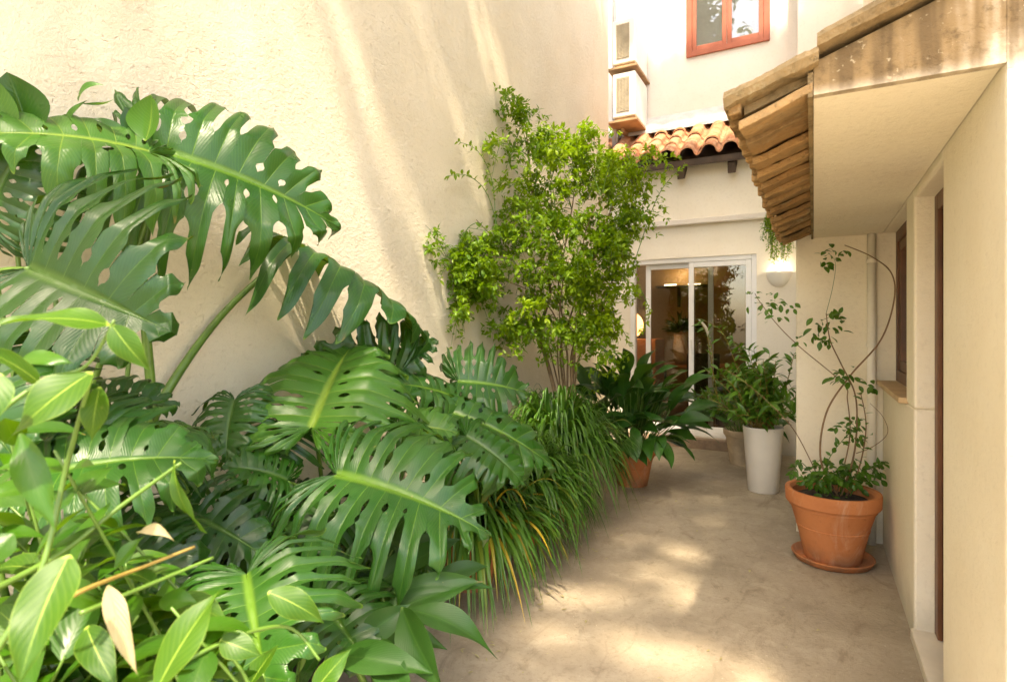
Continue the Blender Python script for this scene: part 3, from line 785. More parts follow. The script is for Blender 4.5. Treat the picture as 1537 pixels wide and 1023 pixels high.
monstera_plant('monstera', 'split-leaf plant with one thick slanting stalk and a leaf drooping to the right', (-1.98, 1.55, .1), [
    ((446, 370, 2.72), (652, 522, 2.95), (.46, .82, -.05), .70, dict(seed=21, bend=.5, cup=.50, nl=11, stem=[(205, 690, 2.2), (252, 585, 2.25), (340, 465, 2.5)], rad=(.022, .011))),
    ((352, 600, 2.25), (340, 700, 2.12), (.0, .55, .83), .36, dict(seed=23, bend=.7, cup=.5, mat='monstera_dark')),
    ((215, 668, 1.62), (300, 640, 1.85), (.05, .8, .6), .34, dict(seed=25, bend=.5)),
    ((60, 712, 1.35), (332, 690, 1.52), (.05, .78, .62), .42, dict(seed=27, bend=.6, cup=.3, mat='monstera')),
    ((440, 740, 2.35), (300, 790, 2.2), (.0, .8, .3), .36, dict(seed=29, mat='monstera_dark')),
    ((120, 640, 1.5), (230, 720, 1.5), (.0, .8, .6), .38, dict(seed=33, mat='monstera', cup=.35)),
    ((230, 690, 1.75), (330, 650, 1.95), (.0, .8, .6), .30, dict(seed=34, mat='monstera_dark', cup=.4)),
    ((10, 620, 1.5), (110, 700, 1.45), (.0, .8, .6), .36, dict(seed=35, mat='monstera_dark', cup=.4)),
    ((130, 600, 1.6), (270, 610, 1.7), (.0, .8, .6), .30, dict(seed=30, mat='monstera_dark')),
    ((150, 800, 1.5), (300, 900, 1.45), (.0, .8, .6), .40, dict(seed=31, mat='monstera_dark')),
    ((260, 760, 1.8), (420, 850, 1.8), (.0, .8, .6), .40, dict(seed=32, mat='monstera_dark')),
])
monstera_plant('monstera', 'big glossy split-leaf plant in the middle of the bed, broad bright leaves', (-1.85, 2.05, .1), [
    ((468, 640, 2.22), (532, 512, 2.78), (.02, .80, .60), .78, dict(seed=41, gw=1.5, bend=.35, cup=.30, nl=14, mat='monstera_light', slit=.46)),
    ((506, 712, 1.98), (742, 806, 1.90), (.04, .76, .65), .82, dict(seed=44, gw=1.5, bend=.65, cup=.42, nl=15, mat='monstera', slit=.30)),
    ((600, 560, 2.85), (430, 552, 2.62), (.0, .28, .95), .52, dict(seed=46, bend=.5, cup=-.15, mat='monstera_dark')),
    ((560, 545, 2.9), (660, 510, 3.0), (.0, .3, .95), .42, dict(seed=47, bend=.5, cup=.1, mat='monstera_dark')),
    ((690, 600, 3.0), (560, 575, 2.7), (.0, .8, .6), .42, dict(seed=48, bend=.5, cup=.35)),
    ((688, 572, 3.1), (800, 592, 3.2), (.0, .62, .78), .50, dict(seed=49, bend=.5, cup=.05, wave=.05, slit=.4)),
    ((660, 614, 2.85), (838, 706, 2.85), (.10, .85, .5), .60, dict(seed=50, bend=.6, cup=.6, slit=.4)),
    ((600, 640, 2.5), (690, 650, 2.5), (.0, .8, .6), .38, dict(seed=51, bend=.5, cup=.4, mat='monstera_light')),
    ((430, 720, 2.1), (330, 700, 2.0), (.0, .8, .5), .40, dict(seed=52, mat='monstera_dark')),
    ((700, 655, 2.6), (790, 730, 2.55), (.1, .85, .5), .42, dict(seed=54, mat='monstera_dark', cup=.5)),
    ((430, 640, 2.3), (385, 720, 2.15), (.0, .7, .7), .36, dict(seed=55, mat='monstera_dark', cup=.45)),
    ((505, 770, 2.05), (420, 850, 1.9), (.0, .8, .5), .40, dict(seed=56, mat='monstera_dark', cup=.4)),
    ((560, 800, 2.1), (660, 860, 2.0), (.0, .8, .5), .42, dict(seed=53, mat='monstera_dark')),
])
monstera_plant('monstera', 'low split-leaf plant in the foreground, leaf with bright yellow midrib facing up', (-1.45, 1.15, .05), [
    ((370, 862, 1.45), (408, 1075, 1.18), (.02, .82, .57), .50, dict(seed=61, gw=1.4, bend=.4, cup=.28, nl=14, mat='monstera', slit=.42)),
    ((300, 960, 1.45), (180, 1060, 1.25), (.0, .85, .5), .42, dict(seed=63, mat='monstera_dark')),
    ((480, 900, 1.7), (560, 1010, 1.55), (.0, .85, .5), .40, dict(seed=64, mat='monstera_dark')),
])
# upright young leaves at the top left
yl = thing('young_monstera', 'upright young heart-shaped leaves standing against the wall at the upper left', 'plant', (-2.1, 1.0, .1))
for (b, t, n, w, mt, bd, sd) in (
    ((44, 215, 1.72), (10, 108, 1.70), (.2, .1, .95), .19, 'monstera_dark', -.5, 1),
    ((5, 220, 1.70), (-14, 112, 1.66), (.3, .2, .9), .12, 'monstera_light', -.4, 2),
    ((92, 205, 1.80), (132, 150, 1.80), (-.5, .3, .8), .045, 'monstera_light', .5, 3),
    ((118, 152, 1.80), (156, 128, 1.80), (.1, .7, .7), .045, 'monstera_light', 1.3, 4),
    ((122, 155, 1.80), (172, 148, 1.80), (.1, .8, .5), .028, 'monstera_light', -.9, 5),
    ((218, 212, 1.90), (226, 142, 1.88), (-.3, .1, .9), .17, 'monstera_light', -.6, 6),
    ((212, 208, 1.92), (188, 160, 1.92), (.4, .2, .9), .08, 'monstera_dark', -.5, 7),
    ((190, 215, 1.9), (138, 178, 1.86), (.1, .7, .7), .07, 'monstera', .6, 8)):
    m = MB(); blade(m, P(*b), P(*t), N(*n), w, bd, .35, .02, sd, 12, shape=(.45, .9), nc=3); m.build('leaf', M[mt], yl, smooth=True)
m = MB()
for (px, d) in ((40, 1.74), (92, 1.82), (216, 1.93), (5, 1.72)):
    c = curve([V((-2.1, 1.0, .1)), P(px-10, 420, d+.05), P(px, 212, d)], 8); m.tube(c, taper(len(c), .010, .004), 7)
m.build('stalk', M['stem_green'], yl, smooth=True)

# ------------------------------------------------------------------ broad-leaved lily at the bottom centre
ly = thing('lily_plant', 'low plant with long pointed dark leaves lying out over the concrete at the bottom', 'plant', tuple(V(onfloor(560, 985))*1.0))
lroot = P(585, 985, 1.75)
for i, (b, t, n, w, bd) in enumerate((
    ((545, 895, 1.80), (692, 808, 1.98), (-.30, .70, .6), .12, .55),
    ((575, 895, 1.80), (745, 884, 1.84), (.0, .80, .55), .065, 1.1),
    ((560, 930, 1.74), (728, 872, 1.82), (.1, .78, .6), .095, .6),
    ((540, 958, 1.62), (616, 906, 1.66), (.1, .35, .93), .085, .5),
    ((604, 912, 1.62), (672, 1045, 1.45), (-.45, .55, .7), .105, .6),
    ((612, 915, 1.68), (748, 990, 1.62), (.2, .82, .5), .085, 1.2),
    ((500, 985, 1.55), (655, 1012, 1.48), (.0, .8, .6), .085, .8),
    ((560, 965, 1.6), (630, 1070, 1.4), (-.2, .8, .5), .09, .7),
    ((525, 890, 1.92), (648, 838, 2.02), (-.3, .7, .6), .10, .7),
    ((512, 900, 1.8), (565, 790, 1.95), (-.6, .4, .7), .10, .6),
    ((590, 860, 1.97), (676, 795, 2.08), (-.3, .6, .7), .085, .6),
    ((500, 970, 1.7), (470, 870, 1.75), (-.4, .4, .8), .085, .5),
    ((590, 930, 1.8), (716, 940, 1.87), (.0, .9, .4), .08, .8),
    ((540, 945, 1.75), (672, 975, 1.75), (.0, .9, .4), .085, .9),
    ((470, 930, 1.85), (560, 850, 2.0), (-.2, .7, .6), .10, .6),
    ((640, 880, 1.95), (735, 850, 2.05), (.1, .8, .5), .07, .9))):
    m = MB(); blade(m, P(*b), P(*t), N(*n), w, bd, .30, .03, 70+i, 16, shape=(.40, 1.2), nc=4, twist=.5*math.sin(i*2.1))
    m.build('leaf', M['lily'], ly, smooth=True)
    m = MB(); c = curve([lroot+V((0, 0, -.25)), (lroot+V((0, 0, -.1))).lerp(P(*b), .6), P(*b)], 5); m.tube(c, taper(len(c), .007, .005), 6); m.build('petiole', M['stem_green'], ly, smooth=True)

# ------------------------------------------------------------------ foreground climber
cl = thing('leafy_climber', 'lime-green leafy climber filling the lower left corner close to the camera', 'plant', (-1.15, .55, 0))
HERO = [
    ((165, 488, .80), (-30, 496, .72), (.1, .75, .65), .055, .9, 'climber', None),
    ((168, 487, .80), (226, 556, .82), (-.2, .6, .8), .045, .8, 'climber', None),
    ((60, 575, .80), (-40, 520, .75), (.2, .8, .5), .05, .6, 'climber', None),
    ((138, 558, .78), (2, 672, .70), (.05, .62, .78), .088, .45, 'climber', None),
    ((150, 580, .80), (138, 662, .80), (.3, .3, .9), .042, .5, 'climber', None),
    ((30, 650, .75), (85, 800, .72), (.3, .3, .9), .045, .5, 'climber_dark', None),
    ((104, 832, .68), (28, 1030, .60), (.05, .62, .78), .078, .45, 'climber', None),
    ((235, 1035, .70), (336, 880, .78), (-.25, .55, .8), .075, .5, 'climber', None),
    ((162, 878, .75), (206, 1012, .72), (.3, .2, .93), .036, .2, 'dry_leaf', 'dry cream leaf hanging in the climber'),
    ((172, 852, .85), (224, 798, .88), (-.1, .5, .8), .032, .4, 'climber_dark', None),
    ((210, 800, .88), (262, 812, .86), (.1, .8, .5), .02, 2.0, 'dry_leaf', None),
    ((80, 768, .85), (142, 716, .88), (-.1, .6, .8), .030, .4, 'climber_dark', None),
    ((402, 888, .98), (487, 935, 1.0), (.0, .75, .65), .058, 1.0, 'climber', None),
    ((470, 1040, .98), (528, 972, 1.0), (-.2, .5, .8), .055, .5, 'climber', None),
    ((330, 960, .9), (395, 985, .9), (.0, .7, .7), .05, .7, 'climber', None),
    ((262, 690, .95), (312, 800, .97), (-.3, .5, .8), .020, 1.2, 'climber', None),
    ((150, 905, .85), (60, 880, .8), (.1, .7, .7), .05, .6, 'climber_dark', None),
    ((240, 900, .95), (300, 905, .95), (.0, .7, .7), .045, .6, 'climber_dark', None),
    ((-10, 745, .75), (75, 730, .8), (.0, .7, .7), .05, .8, 'climber_dark', None),
    ((20, 800, .75), (-60, 900, .7), (.2, .7, .6), .06, .6, 'climber_dark', None),
    ((130, 940, .8), (180, 1040, .75), (.2, .5, .8), .05, .6, 'climber', None),
    ((30, 540, .85), (110, 545, .85), (.0, .8, .6), .04, .6, 'climber_dark', None),
    ((0, 560, .7), (-40, 660, .66), (.3, .6, .8), .06, .5, 'climber', None),
]
for i, (b, t, n, w, bd, mt, lab) in enumerate(HERO):
    rq = random.Random(500+i)
    m = MB(); blade(m, P(*b), P(*t), N(*n), w*.82, bd, rq.uniform(.06, .28), .05, 90+i, 18, rnd=(rq.random(), rq.random()*.8), shape=(rq.uniform(.32, .40), 1.45), nc=4, twist=rq.uniform(-.5, .5))
    o = m.build('leaf', M[mt], cl, smooth=True)
    if lab: o['label'] = lab
STEMS = [([(-40, 900, .75), (90, 830, .85), (180, 760, .92), (272, 694, .96)], .0042, 'stem_green'),
         ([(60, 920, .72), (128, 884, .76), (210, 852, .85), (292, 820, .92)], .0032, 'stem_yellow'),
         ([(-30, 640, .72), (60, 575, .78), (130, 548, .80), (172, 480, .80)], .003, 'stem_green'),
         ([(120, 920, .75), (240, 870, .85), (320, 836, .92)], .003, 'stem_green'),
         ([(-20, 1000, .7), (60, 860, .75), (100, 700, .8), (138, 560, .78)], .004, 'stem_green'),
         ([(200, 1040, .8), (330, 965, .9), (430, 940, 1.0), (480, 990, 1.0)], .0035, 'stem_green')]
for pts, r, mt in STEMS:
    c = curve([P(*p) for p in pts], 8); m = MB(); m.tube(c, taper(len(c), r*1.15, r*.7), 7); m.build('stem', M[mt], cl, smooth=True)
rg = random.Random(77)
m = MB(); ms = MB(); stems = MB()
for i in range(64):
    a = V((-1.15+rg.uniform(-.5, .35), .55+rg.uniform(-.45, .5), .02))
    px = rg.uniform(-60, 300); py = rg.uniform(650, 1060)
    if px > 120: py = max(py, 760+(px-120)*1.1)
    e = P(px, py, rg.uniform(.82, 1.4)); c = curve([a, a.lerp(e, .5)+V((rg.uniform(-.1, .1), rg.uniform(-.1, .1), .1)), e], 6)
    stems.tube(c, taper(len(c), .005, .0022), 5)
    for k in range(9):
        f = rg.uniform(.55, 1)*(len(c)-1); j = min(int(f), len(c)-2); p = c[j].lerp(c[j+1], f-j)
        d = V((rg.uniform(-1, 1), rg.uniform(-1, 1), rg.uniform(-.5, .5))).normalized()
        l = rg.uniform(.055, .12)
        blade(m if rg.random() < .85 else ms, p, p+d*l, V((rg.uniform(-.5, .5), rg.uniform(-.7, .2), 1)), l*rg.uniform(.42, .58), rg.uniform(.3, 1), .25, .02, i*50+k, 7, shape=(.38, 1.1))
m.build('foliage', M['climber_dark'], cl, smooth=True); ms.build('foliage', M['climber'], cl, smooth=True); stems.build('stalks', M['stem_green'], cl, smooth=True)
# low understorey that closes the bed under the big leaves
us = thing('understorey_shrub', 'dark leafy undergrowth under the big split leaves in the bed', 'plant', (-1.8, 1.5, .05))
m = MB(); stems = MB()
for i in range(90):
    a = V((rg.uniform(-2.2, -1.62), rg.uniform(.45, 2.35), .05)); h = rg.uniform(.25, .72)
    e = a+V((rg.uniform(-.15, .22), rg.uniform(-.2, .2), h))
    c = curve([a, a.lerp(e, .5)+V((0, 0, .05)), e], 5); stems.tube(c, taper(len(c), .006, .003), 5)
    for k in range(6):
        f = rg.uniform(.35, 1)*(len(c)-1); j = min(int(f), len(c)-2); p = c[j].lerp(c[j+1], f-j)
        d = V((rg.uniform(-1, 1), rg.uniform(-1, 1), rg.uniform(-.5, .4))).normalized(); l = rg.uniform(.12, .26)
        blade(m, p, p+d*l, V((rg.uniform(-.5, .5), rg.uniform(-.5, .5), 1)), l*.45, rg.uniform(.3, 1), .25, .02, 9000+i*50+k, 7, shape=(.4, 1.1))
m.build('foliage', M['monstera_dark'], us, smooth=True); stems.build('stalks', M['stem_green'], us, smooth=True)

# ------------------------------------------------------------------ pots
def pot_mesh(c, r0, r1, h, rim=.06, rimw=.02, n=48):
    m = MB(); wt = .018
    m.lathe([(r0*.98, 0), (r0, .01), (r0+(r1-r0)*.50, h*.45), (r0+(r1-r0)*.51+.003, h*.455), (r0+(r1-r0)*.53+.003, h*.475), (r0+(r1-r0)*.535, h*.48),
             (r1-.006, h-rim-.024), (r1+.002, h-rim-.020), (r1+.002, h-rim-.004), (r1+rimw*.75, h-rim), (r1+rimw, h-rim+.008), (r1+rimw*1.15, h-.012), (r1+rimw, h-.002), (r1+rimw*.6, h), (r1-wt*.2, h-.004),
             (r1-wt, h-.02), (r1-wt-.004, h-.075)], c, n)
    return m
def soil_mesh(c, r, seed):
    rg = random.Random(seed); m = MB(); n = 20; vs = [V(c)+V((0, 0, .02))]; fs = []
    for k in range(1, 5):
        for i in range(n):
            a = 2*math.pi*i/n; vs.append(V(c)+V((math.cos(a)*r*k/4, math.sin(a)*r*k/4, .02*(1-k/4)+rg.uniform(-.006, .006))))
    for i in range(n): fs.append((0, 1+i, 1+(i+1) % n))
    for k in range(3):
        for i in range(n): fs.append((1+k*n+i, 1+(k+1)*n+i, 1+(k+1)*n+(i+1) % n, 1+k*n+(i+1) % n))
    m.add(vs, fs); return m

# strap-leaf clumps in pots
def clump(c, pr, ph, reach, nleaf, seed, label, bias=V((.35, 0, 0)), up=.45, drop=.5, yel=0):
    t = thing('potted_strap_plant', label, 'potted plant', c, 'strap-leaved plants in pots along the bed')
    pot_mesh(c, pr*.72, pr, ph).build('pot', M['terracotta_old'], t, smooth=True, sharp=28)
    cc = V(c)+V((0, 0, ph-.07)); soil_mesh(cc, pr-.016, seed).build('soil', M['soil'], t, smooth=True)
    rg = random.Random(seed); m = MB()
    for i in range(nleaf):
        a = rg.uniform(0, 2*math.pi); rr_ = math.sqrt(rg.random())*pr*.75
        p0 = cc+V((math.cos(a)*rr_, math.sin(a)*rr_, .01))
        a2 = a+rg.gauss(0, .5); ev = rg.random()**.8
        dirv = (V((math.cos(a2), math.sin(a2), 0))+bias*rg.uniform(.2, 1.1))
        if dirv.length > 1.15: dirv = dirv.normalized()*1.15
        L = reach*rg.uniform(.75, 1.08)
        hz = L*(.25+1.0*ev); top = up*(1.05-.50*ev)*rg.uniform(.75, 1.12)
        p1 = p0+dirv*hz*.55+V((0, 0, top*1.32))
        p2 = p0+dirv*hz+V((0, 0, top*.74-drop*ev**1.2*rg.uniform(.35, 1.15)))
        p2.z = max(p2.z, .03+rg.random()*.08)
        if p2.x < XL+.06: p2.x = XL+.06+rg.random()*.05
        if p1.x < XL+.06: p1.x = XL+.06+rg.random()*.05
        lim = c[0]+reach*rg.uniform(.75, 1.2)
        if p2.x > lim: p2 = p1.lerp(p2, max(.45, (lim-p1.x)/(p2.x-p1.x))) if p1.x < lim else V((lim, p2.y, p2.z))
        strap(m, p0, p1, p2, rg.uniform(.018, .030), i, rnd=(rg.random(), (rg.random()**.55 if yel else rg.random()*.93)), nx=11)
    m.build('foliage', M['strap'], t, smooth=True)
    return t
clump((-1.70, 3.95, 0), .19, .40, .55, 860, 11, 'dense strap-leaved plant below the bushy tree, beside the terracotta pot of dark leaves', V((.02, -.2, 0)), .64, .80)
clump((-1.70, 3.25, 0), .18, .34, .53, 760, 12, 'middle strap-leaved plant of the three, arching out over the concrete', V((.15, -.15, 0)), .50, .78)
clump((-1.68, 2.68, 0), .17, .32, .50, 680, 13, 'strap-leaved plant with yellowing blades next to the long pointed dark leaves', V((.3, .05, 0)), .42, .76, 1)

# aspidistra
def broad_clump(c, name, label, potmat, pr, ph, n, Lr, wr, seed, mt, spread=.8, group=None, pet=(.16, .42)):
    t = thing(name, label, 'potted plant', c)
    pot_mesh(c, pr*.72, pr, ph).build('pot', M[potmat], t, smooth=True, sharp=28)
    cc = V(c)+V((0, 0, ph-.07)); soil_mesh(cc, pr-.016, seed).build('soil', M['soil'], t, smooth=True)
    rg = random.Random(seed); st = MB()
    for i in range(n):
        a = i*2.39996+rg.uniform(-.3, .3); e = (i+.5)/n
        d = V((math.cos(a), math.sin(a), 0))
        el = R(90-58*e*spread+rg.uniform(-8, 8)); L = rg.uniform(*Lr)
        b = cc+d*(pr*.8*rg.random())+V((0, 0, .02))
        k = b+(d*math.cos(el)+UP*math.sin(el))*(rg.uniform(*pet)*(1-.30*e))
        a3 = a+rg.gauss(0, .55); d3 = V((math.cos(a3), math.sin(a3), 0))
        el2 = R(62-95*e*spread+rg.uniform(-22, 22))
        tip = k+(d3*math.cos(el2)+UP*math.sin(el2))*L
        tip.x = max(tip.x, XL+.05); tip.z = max(tip.z, .10)
        nn = UP*math.cos(el2)-d3*math.sin(el2)
        m = MB(); blade(m, k, tip, nn+V((rg.uniform(-.6, .6), rg.uniform(-.9, .3), 0)), rg.uniform(*wr), rg.uniform(.6, 1.6), .22, .03, seed*100+i, 12, shape=(.45, 1.05), nc=3, twist=rg.uniform(-.4, .4))
        m.build('leaf', M[mt], t, smooth=True)
        st.tube(curve([b, b.lerp(k, .5)+UP*.01, k], 4), .004, 5)
    st.build('stalks', M['stem_green'], t, smooth=True)
    return t
broad_clump((-1.46, 5.10, 0), 'potted_aspidistra', 'terracotta pot of broad dark green pointed leaves left of the sliding door', 'terracotta', .19, .33, 150, (.28, .40), (.10, .14), 31, 'aspid', 1.0, pet=(.22, .74))
broad_clump((-.66, 6.42, 0), 'potted_broadleaf', 'squat beige pot of broad dark leaves standing behind the tall white pot', 'beige_pot', .17, .36, 44, (.28, .38), (.10, .13), 33, 'aspid', .9, pet=(.2, .5))

m = MB(); rg = random.Random(61)
for i in range(170):
    y = rg.uniform(1.9, 5.2); x = -1.36+abs(rg.gauss(0, .13)) if rg.random() < .75 else rg.uniform(-1.2, .3)
    p = V((x, y, .006)); a = rg.uniform(0, 6.28); l = rg.uniform(.008, .035)
    blade(m, p, p+V((math.cos(a)*l, math.sin(a)*l, rg.uniform(0, .008))), UP, l*rg.uniform(.12, .5), rg.uniform(-.8, .8), .2, .01, i, 4, nc=1)
tag(m.build('leaf_litter', M['dry_leaf']), kind='stuff')

# ------------------------------------------------------------------ twiggy plants
def leafy_twig(m, c, rg, n, ls, mt_rnd=(0, 1), droop=.2, start=.2, w=.5, nx=4):
    for k in range(n):
        f = (start+(1-start)*((k+rg.random())/n))*(len(c)-1); j = min(int(f), len(c)-2); p = c[j].lerp(c[j+1], f-j)
        tdir = (c[j+1]-c[j]).normalized()
        side = tdir.cross(V((rg.uniform(-1, 1), rg.uniform(-1, 1), rg.uniform(-1, 1)))).normalized()
        d = (tdir*rg.uniform(.2, .9)+side+V((0, 0, -droop*rg.random()))).normalized()
        l = ls*rg.uniform(.6, 1.2)
        blade(m, p, p+d*l, V((rg.uniform(-.6, .6), rg.uniform(-.8, .4), 1)), l*w, rg.uniform(.2, .9), .25, .01, rg.randrange(10**6), nx, rnd=(mt_rnd[0]+(mt_rnd[1]-mt_rnd[0])*rg.random(), rg.random()), shape=(.42, 1.0), nc=1)

# bushy tree in the corner
def PW(px, py, d):
    u = (px-CX)/FPX
    return P(px, py, min(d, -XL/(math.sin(YAW)-u*math.cos(YAW))-.16))
sb = thing('bushy_tree', 'slender many-stemmed tree with fine light green leaflets against the stucco wall', 'tree', (-1.72, 4.28, .0))
rg = random.Random(5)
tbase = V((-1.72, 4.28, .25))
fm = MB(); tw = MB()
MAIN = [([(822, 545, 4.75), (808, 500, 4.72), (826, 440, 4.75), (812, 380, 4.8), (800, 300, 4.8), (790, 200, 4.82), (780, 150, 4.85)], .020),
        ([(858, 548, 4.7), (872, 490, 4.7), (868, 440, 4.66), (895, 380, 4.62), (915, 320, 4.6), (945, 260, 4.6)], .020),
        ([(842, 550, 4.75), (846, 490, 4.78), (838, 430, 4.8), (852, 350, 4.8), (862, 280, 4.8), (855, 215, 4.8)], .012),
        ([(852, 550, 4.7), (850, 500, 4.66), (872, 420, 4.55), (878, 350, 4.5), (905, 290, 4.45)], .011),
        ([(832, 552, 4.8), (818, 500, 4.85), (790, 420, 4.9), (752, 370, 4.95), (715, 330, 5.0)], .009),
        ([(865, 555, 4.65), (895, 490, 4.6), (915, 430, 4.55), (940, 370, 4.5), (968, 300, 4.5)], .010),
        ([(838, 552, 4.75), (835, 480, 4.68), (800, 440, 4.6), (750, 420, 4.65), (700, 420, 4.7)], .008),
        ([(846, 552, 4.74), (840, 470, 4.6), (846, 400, 4.45), (832, 330, 4.4)], .009),
        ([(862, 552, 4.72), (866, 470, 4.8), (900, 420, 4.85), (935, 390, 4.8)], .008)]
mains = []
for pts, r in MAIN:
    c = curve([tbase+V((rg.uniform(-.06, .06), rg.uniform(-.06, .06), 0))]+[PW(*p) for p in pts], 8)
    m = MB(); m.tube(c, taper(len(c), r, .0025), 8); m.build('trunk' if r > .013 else 'stem', M['bark'], sb, smooth=True)
    mains.append(c)
cc = P(850, 330, 4.65)
BLOB = [(852, 345, 4.65, 105, 105, 150), (915, 320, 4.55, 62, 60, 75), (915, 385, 4.5, 45, 60, 40), (775, 390, 4.75, 80, 70, 48), (715, 400, 4.85, 55, 60, 10), (800, 235, 4.85, 42, 55, 32), (860, 255, 4.7, 85, 50, 62),
        (830, 445, 4.6, 85, 50, 65), (790, 175, 4.85, 26, 28, 9), (838, 228, 4.75, 55, 38, 26), (880, 225, 4.7, 45, 30, 14), (890, 440, 4.5, 45, 45, 34), (770, 480, 4.6, 40, 30, 16), (965, 300, 4.5, 22, 30, 10), (700, 370, 4.9, 32, 30, 12), (712, 440, 4.2, 55, 55, 10), (745, 460, 4.3, 55, 50, 12), (760, 330, 4.6, 55, 60, 34), (690, 390, 4.2, 40, 40, 5), (935, 255, 4.5, 50, 40, 20), (820, 330, 4.4, 150, 150, 70), (765, 495, 4.3, 60, 40, 22), (885, 480, 4.5, 42, 50, 40), (835, 485, 4.4, 70, 40, 44), (905, 500, 4.4, 22, 40, 10)]
allpts = [p for c0 in mains for p in c0[int(len(c0)*.38):]]
for (bx, by, bd, rx, ry, nn) in BLOB:
    for i in range(max(3, int(nn*.15))):
        while True:
            u, v, w_ = rg.uniform(-1, 1), rg.uniform(-1, 1), rg.uniform(-1, 1)
            if .12 < u*u+v*v+w_*w_ < 1.1: break
        k_ = bd/FPX
        ctr = PW(bx+u*rx, by+v*ry, bd+w_*(rx+ry)*.5*k_*.9)
        p = min(rg.sample(allpts, 30), key=lambda a: (a-ctr).length+max(0, a.z-ctr.z)*.6)
        c = curve([p, p.lerp(ctr, .5)+V((0, 0, .07*(ctr-p).length+.02)), ctr], 5); tw.tube(c, taper(len(c), .0042, .0022), 4, cap=False)
        lit = v*-.5+u*.35+.25*((bx-850)/100)  # sunlit upper right put into leaf colour: lighter leaflets there, darker below
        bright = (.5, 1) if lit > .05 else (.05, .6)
        for q_ in range(5):
            wd_ = 1.6 if bx < 750 else 1.0
            e = ctr+V((rg.gauss(-.01, .095)*wd_, rg.gauss(0, .10)*wd_, rg.gauss(-.03, .08)*wd_))
            if e.x < XL+.06: e.x = XL+.06
            f0 = c[rg.randrange(len(c)//2, len(c))]
            c1 = curve([f0, f0.lerp(e, .5)+V((0, 0, .02)), e+V((0, 0, -.02))], 4); tw.tube(c1, taper(len(c1), .0024, .001), 4, cap=False)
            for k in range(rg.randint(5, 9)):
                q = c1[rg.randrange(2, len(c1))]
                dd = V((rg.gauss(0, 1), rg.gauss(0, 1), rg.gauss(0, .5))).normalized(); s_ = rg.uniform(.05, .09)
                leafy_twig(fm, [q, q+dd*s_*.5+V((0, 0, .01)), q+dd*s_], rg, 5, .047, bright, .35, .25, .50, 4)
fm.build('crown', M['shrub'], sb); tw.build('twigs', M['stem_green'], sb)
# long whippy shoots
m = MB(); fm = MB()
for pts in ([(760, 400, 4.9), (735, 300, 4.9), (705, 265, 4.9), (672, 264, 4.9)], [(745, 390, 4.9), (740, 280, 4.95), (718, 228, 4.95), (685, 212, 4.95)],
            [(800, 300, 4.8), (790, 220, 4.8), (775, 160, 4.8), (752, 158, 4.8)], [(950, 400, 4.5), (985, 300, 4.5), (1012, 262, 4.5), (1030, 248, 4.5)],
            [(730, 450, 4.7), (700, 420, 4.7), (672, 400, 4.7), (660, 420, 4.7)], [(868, 420, 4.35), (866, 340, 4.3), (872, 290, 4.3)], [(795, 480, 4.4), (794, 420, 4.4), (796, 380, 4.4)],
            [(890, 480, 4.5), (930, 490, 4.5), (945, 520, 4.5)], [(960, 430, 4.5), (975, 470, 4.5), (960, 500, 4.5)]):
    c = curve([PW(*p) for p in pts], 8); m = MB(); m.tube(c, taper(len(c), .004, .0015), 5); m.build('shoot', M['stem_green'], sb); leafy_twig(fm, c, rg, 30, .045, (.3, 1), .3, .25, .46, 4)
fm.build('shoot_foliage', M['shrub'], sb)

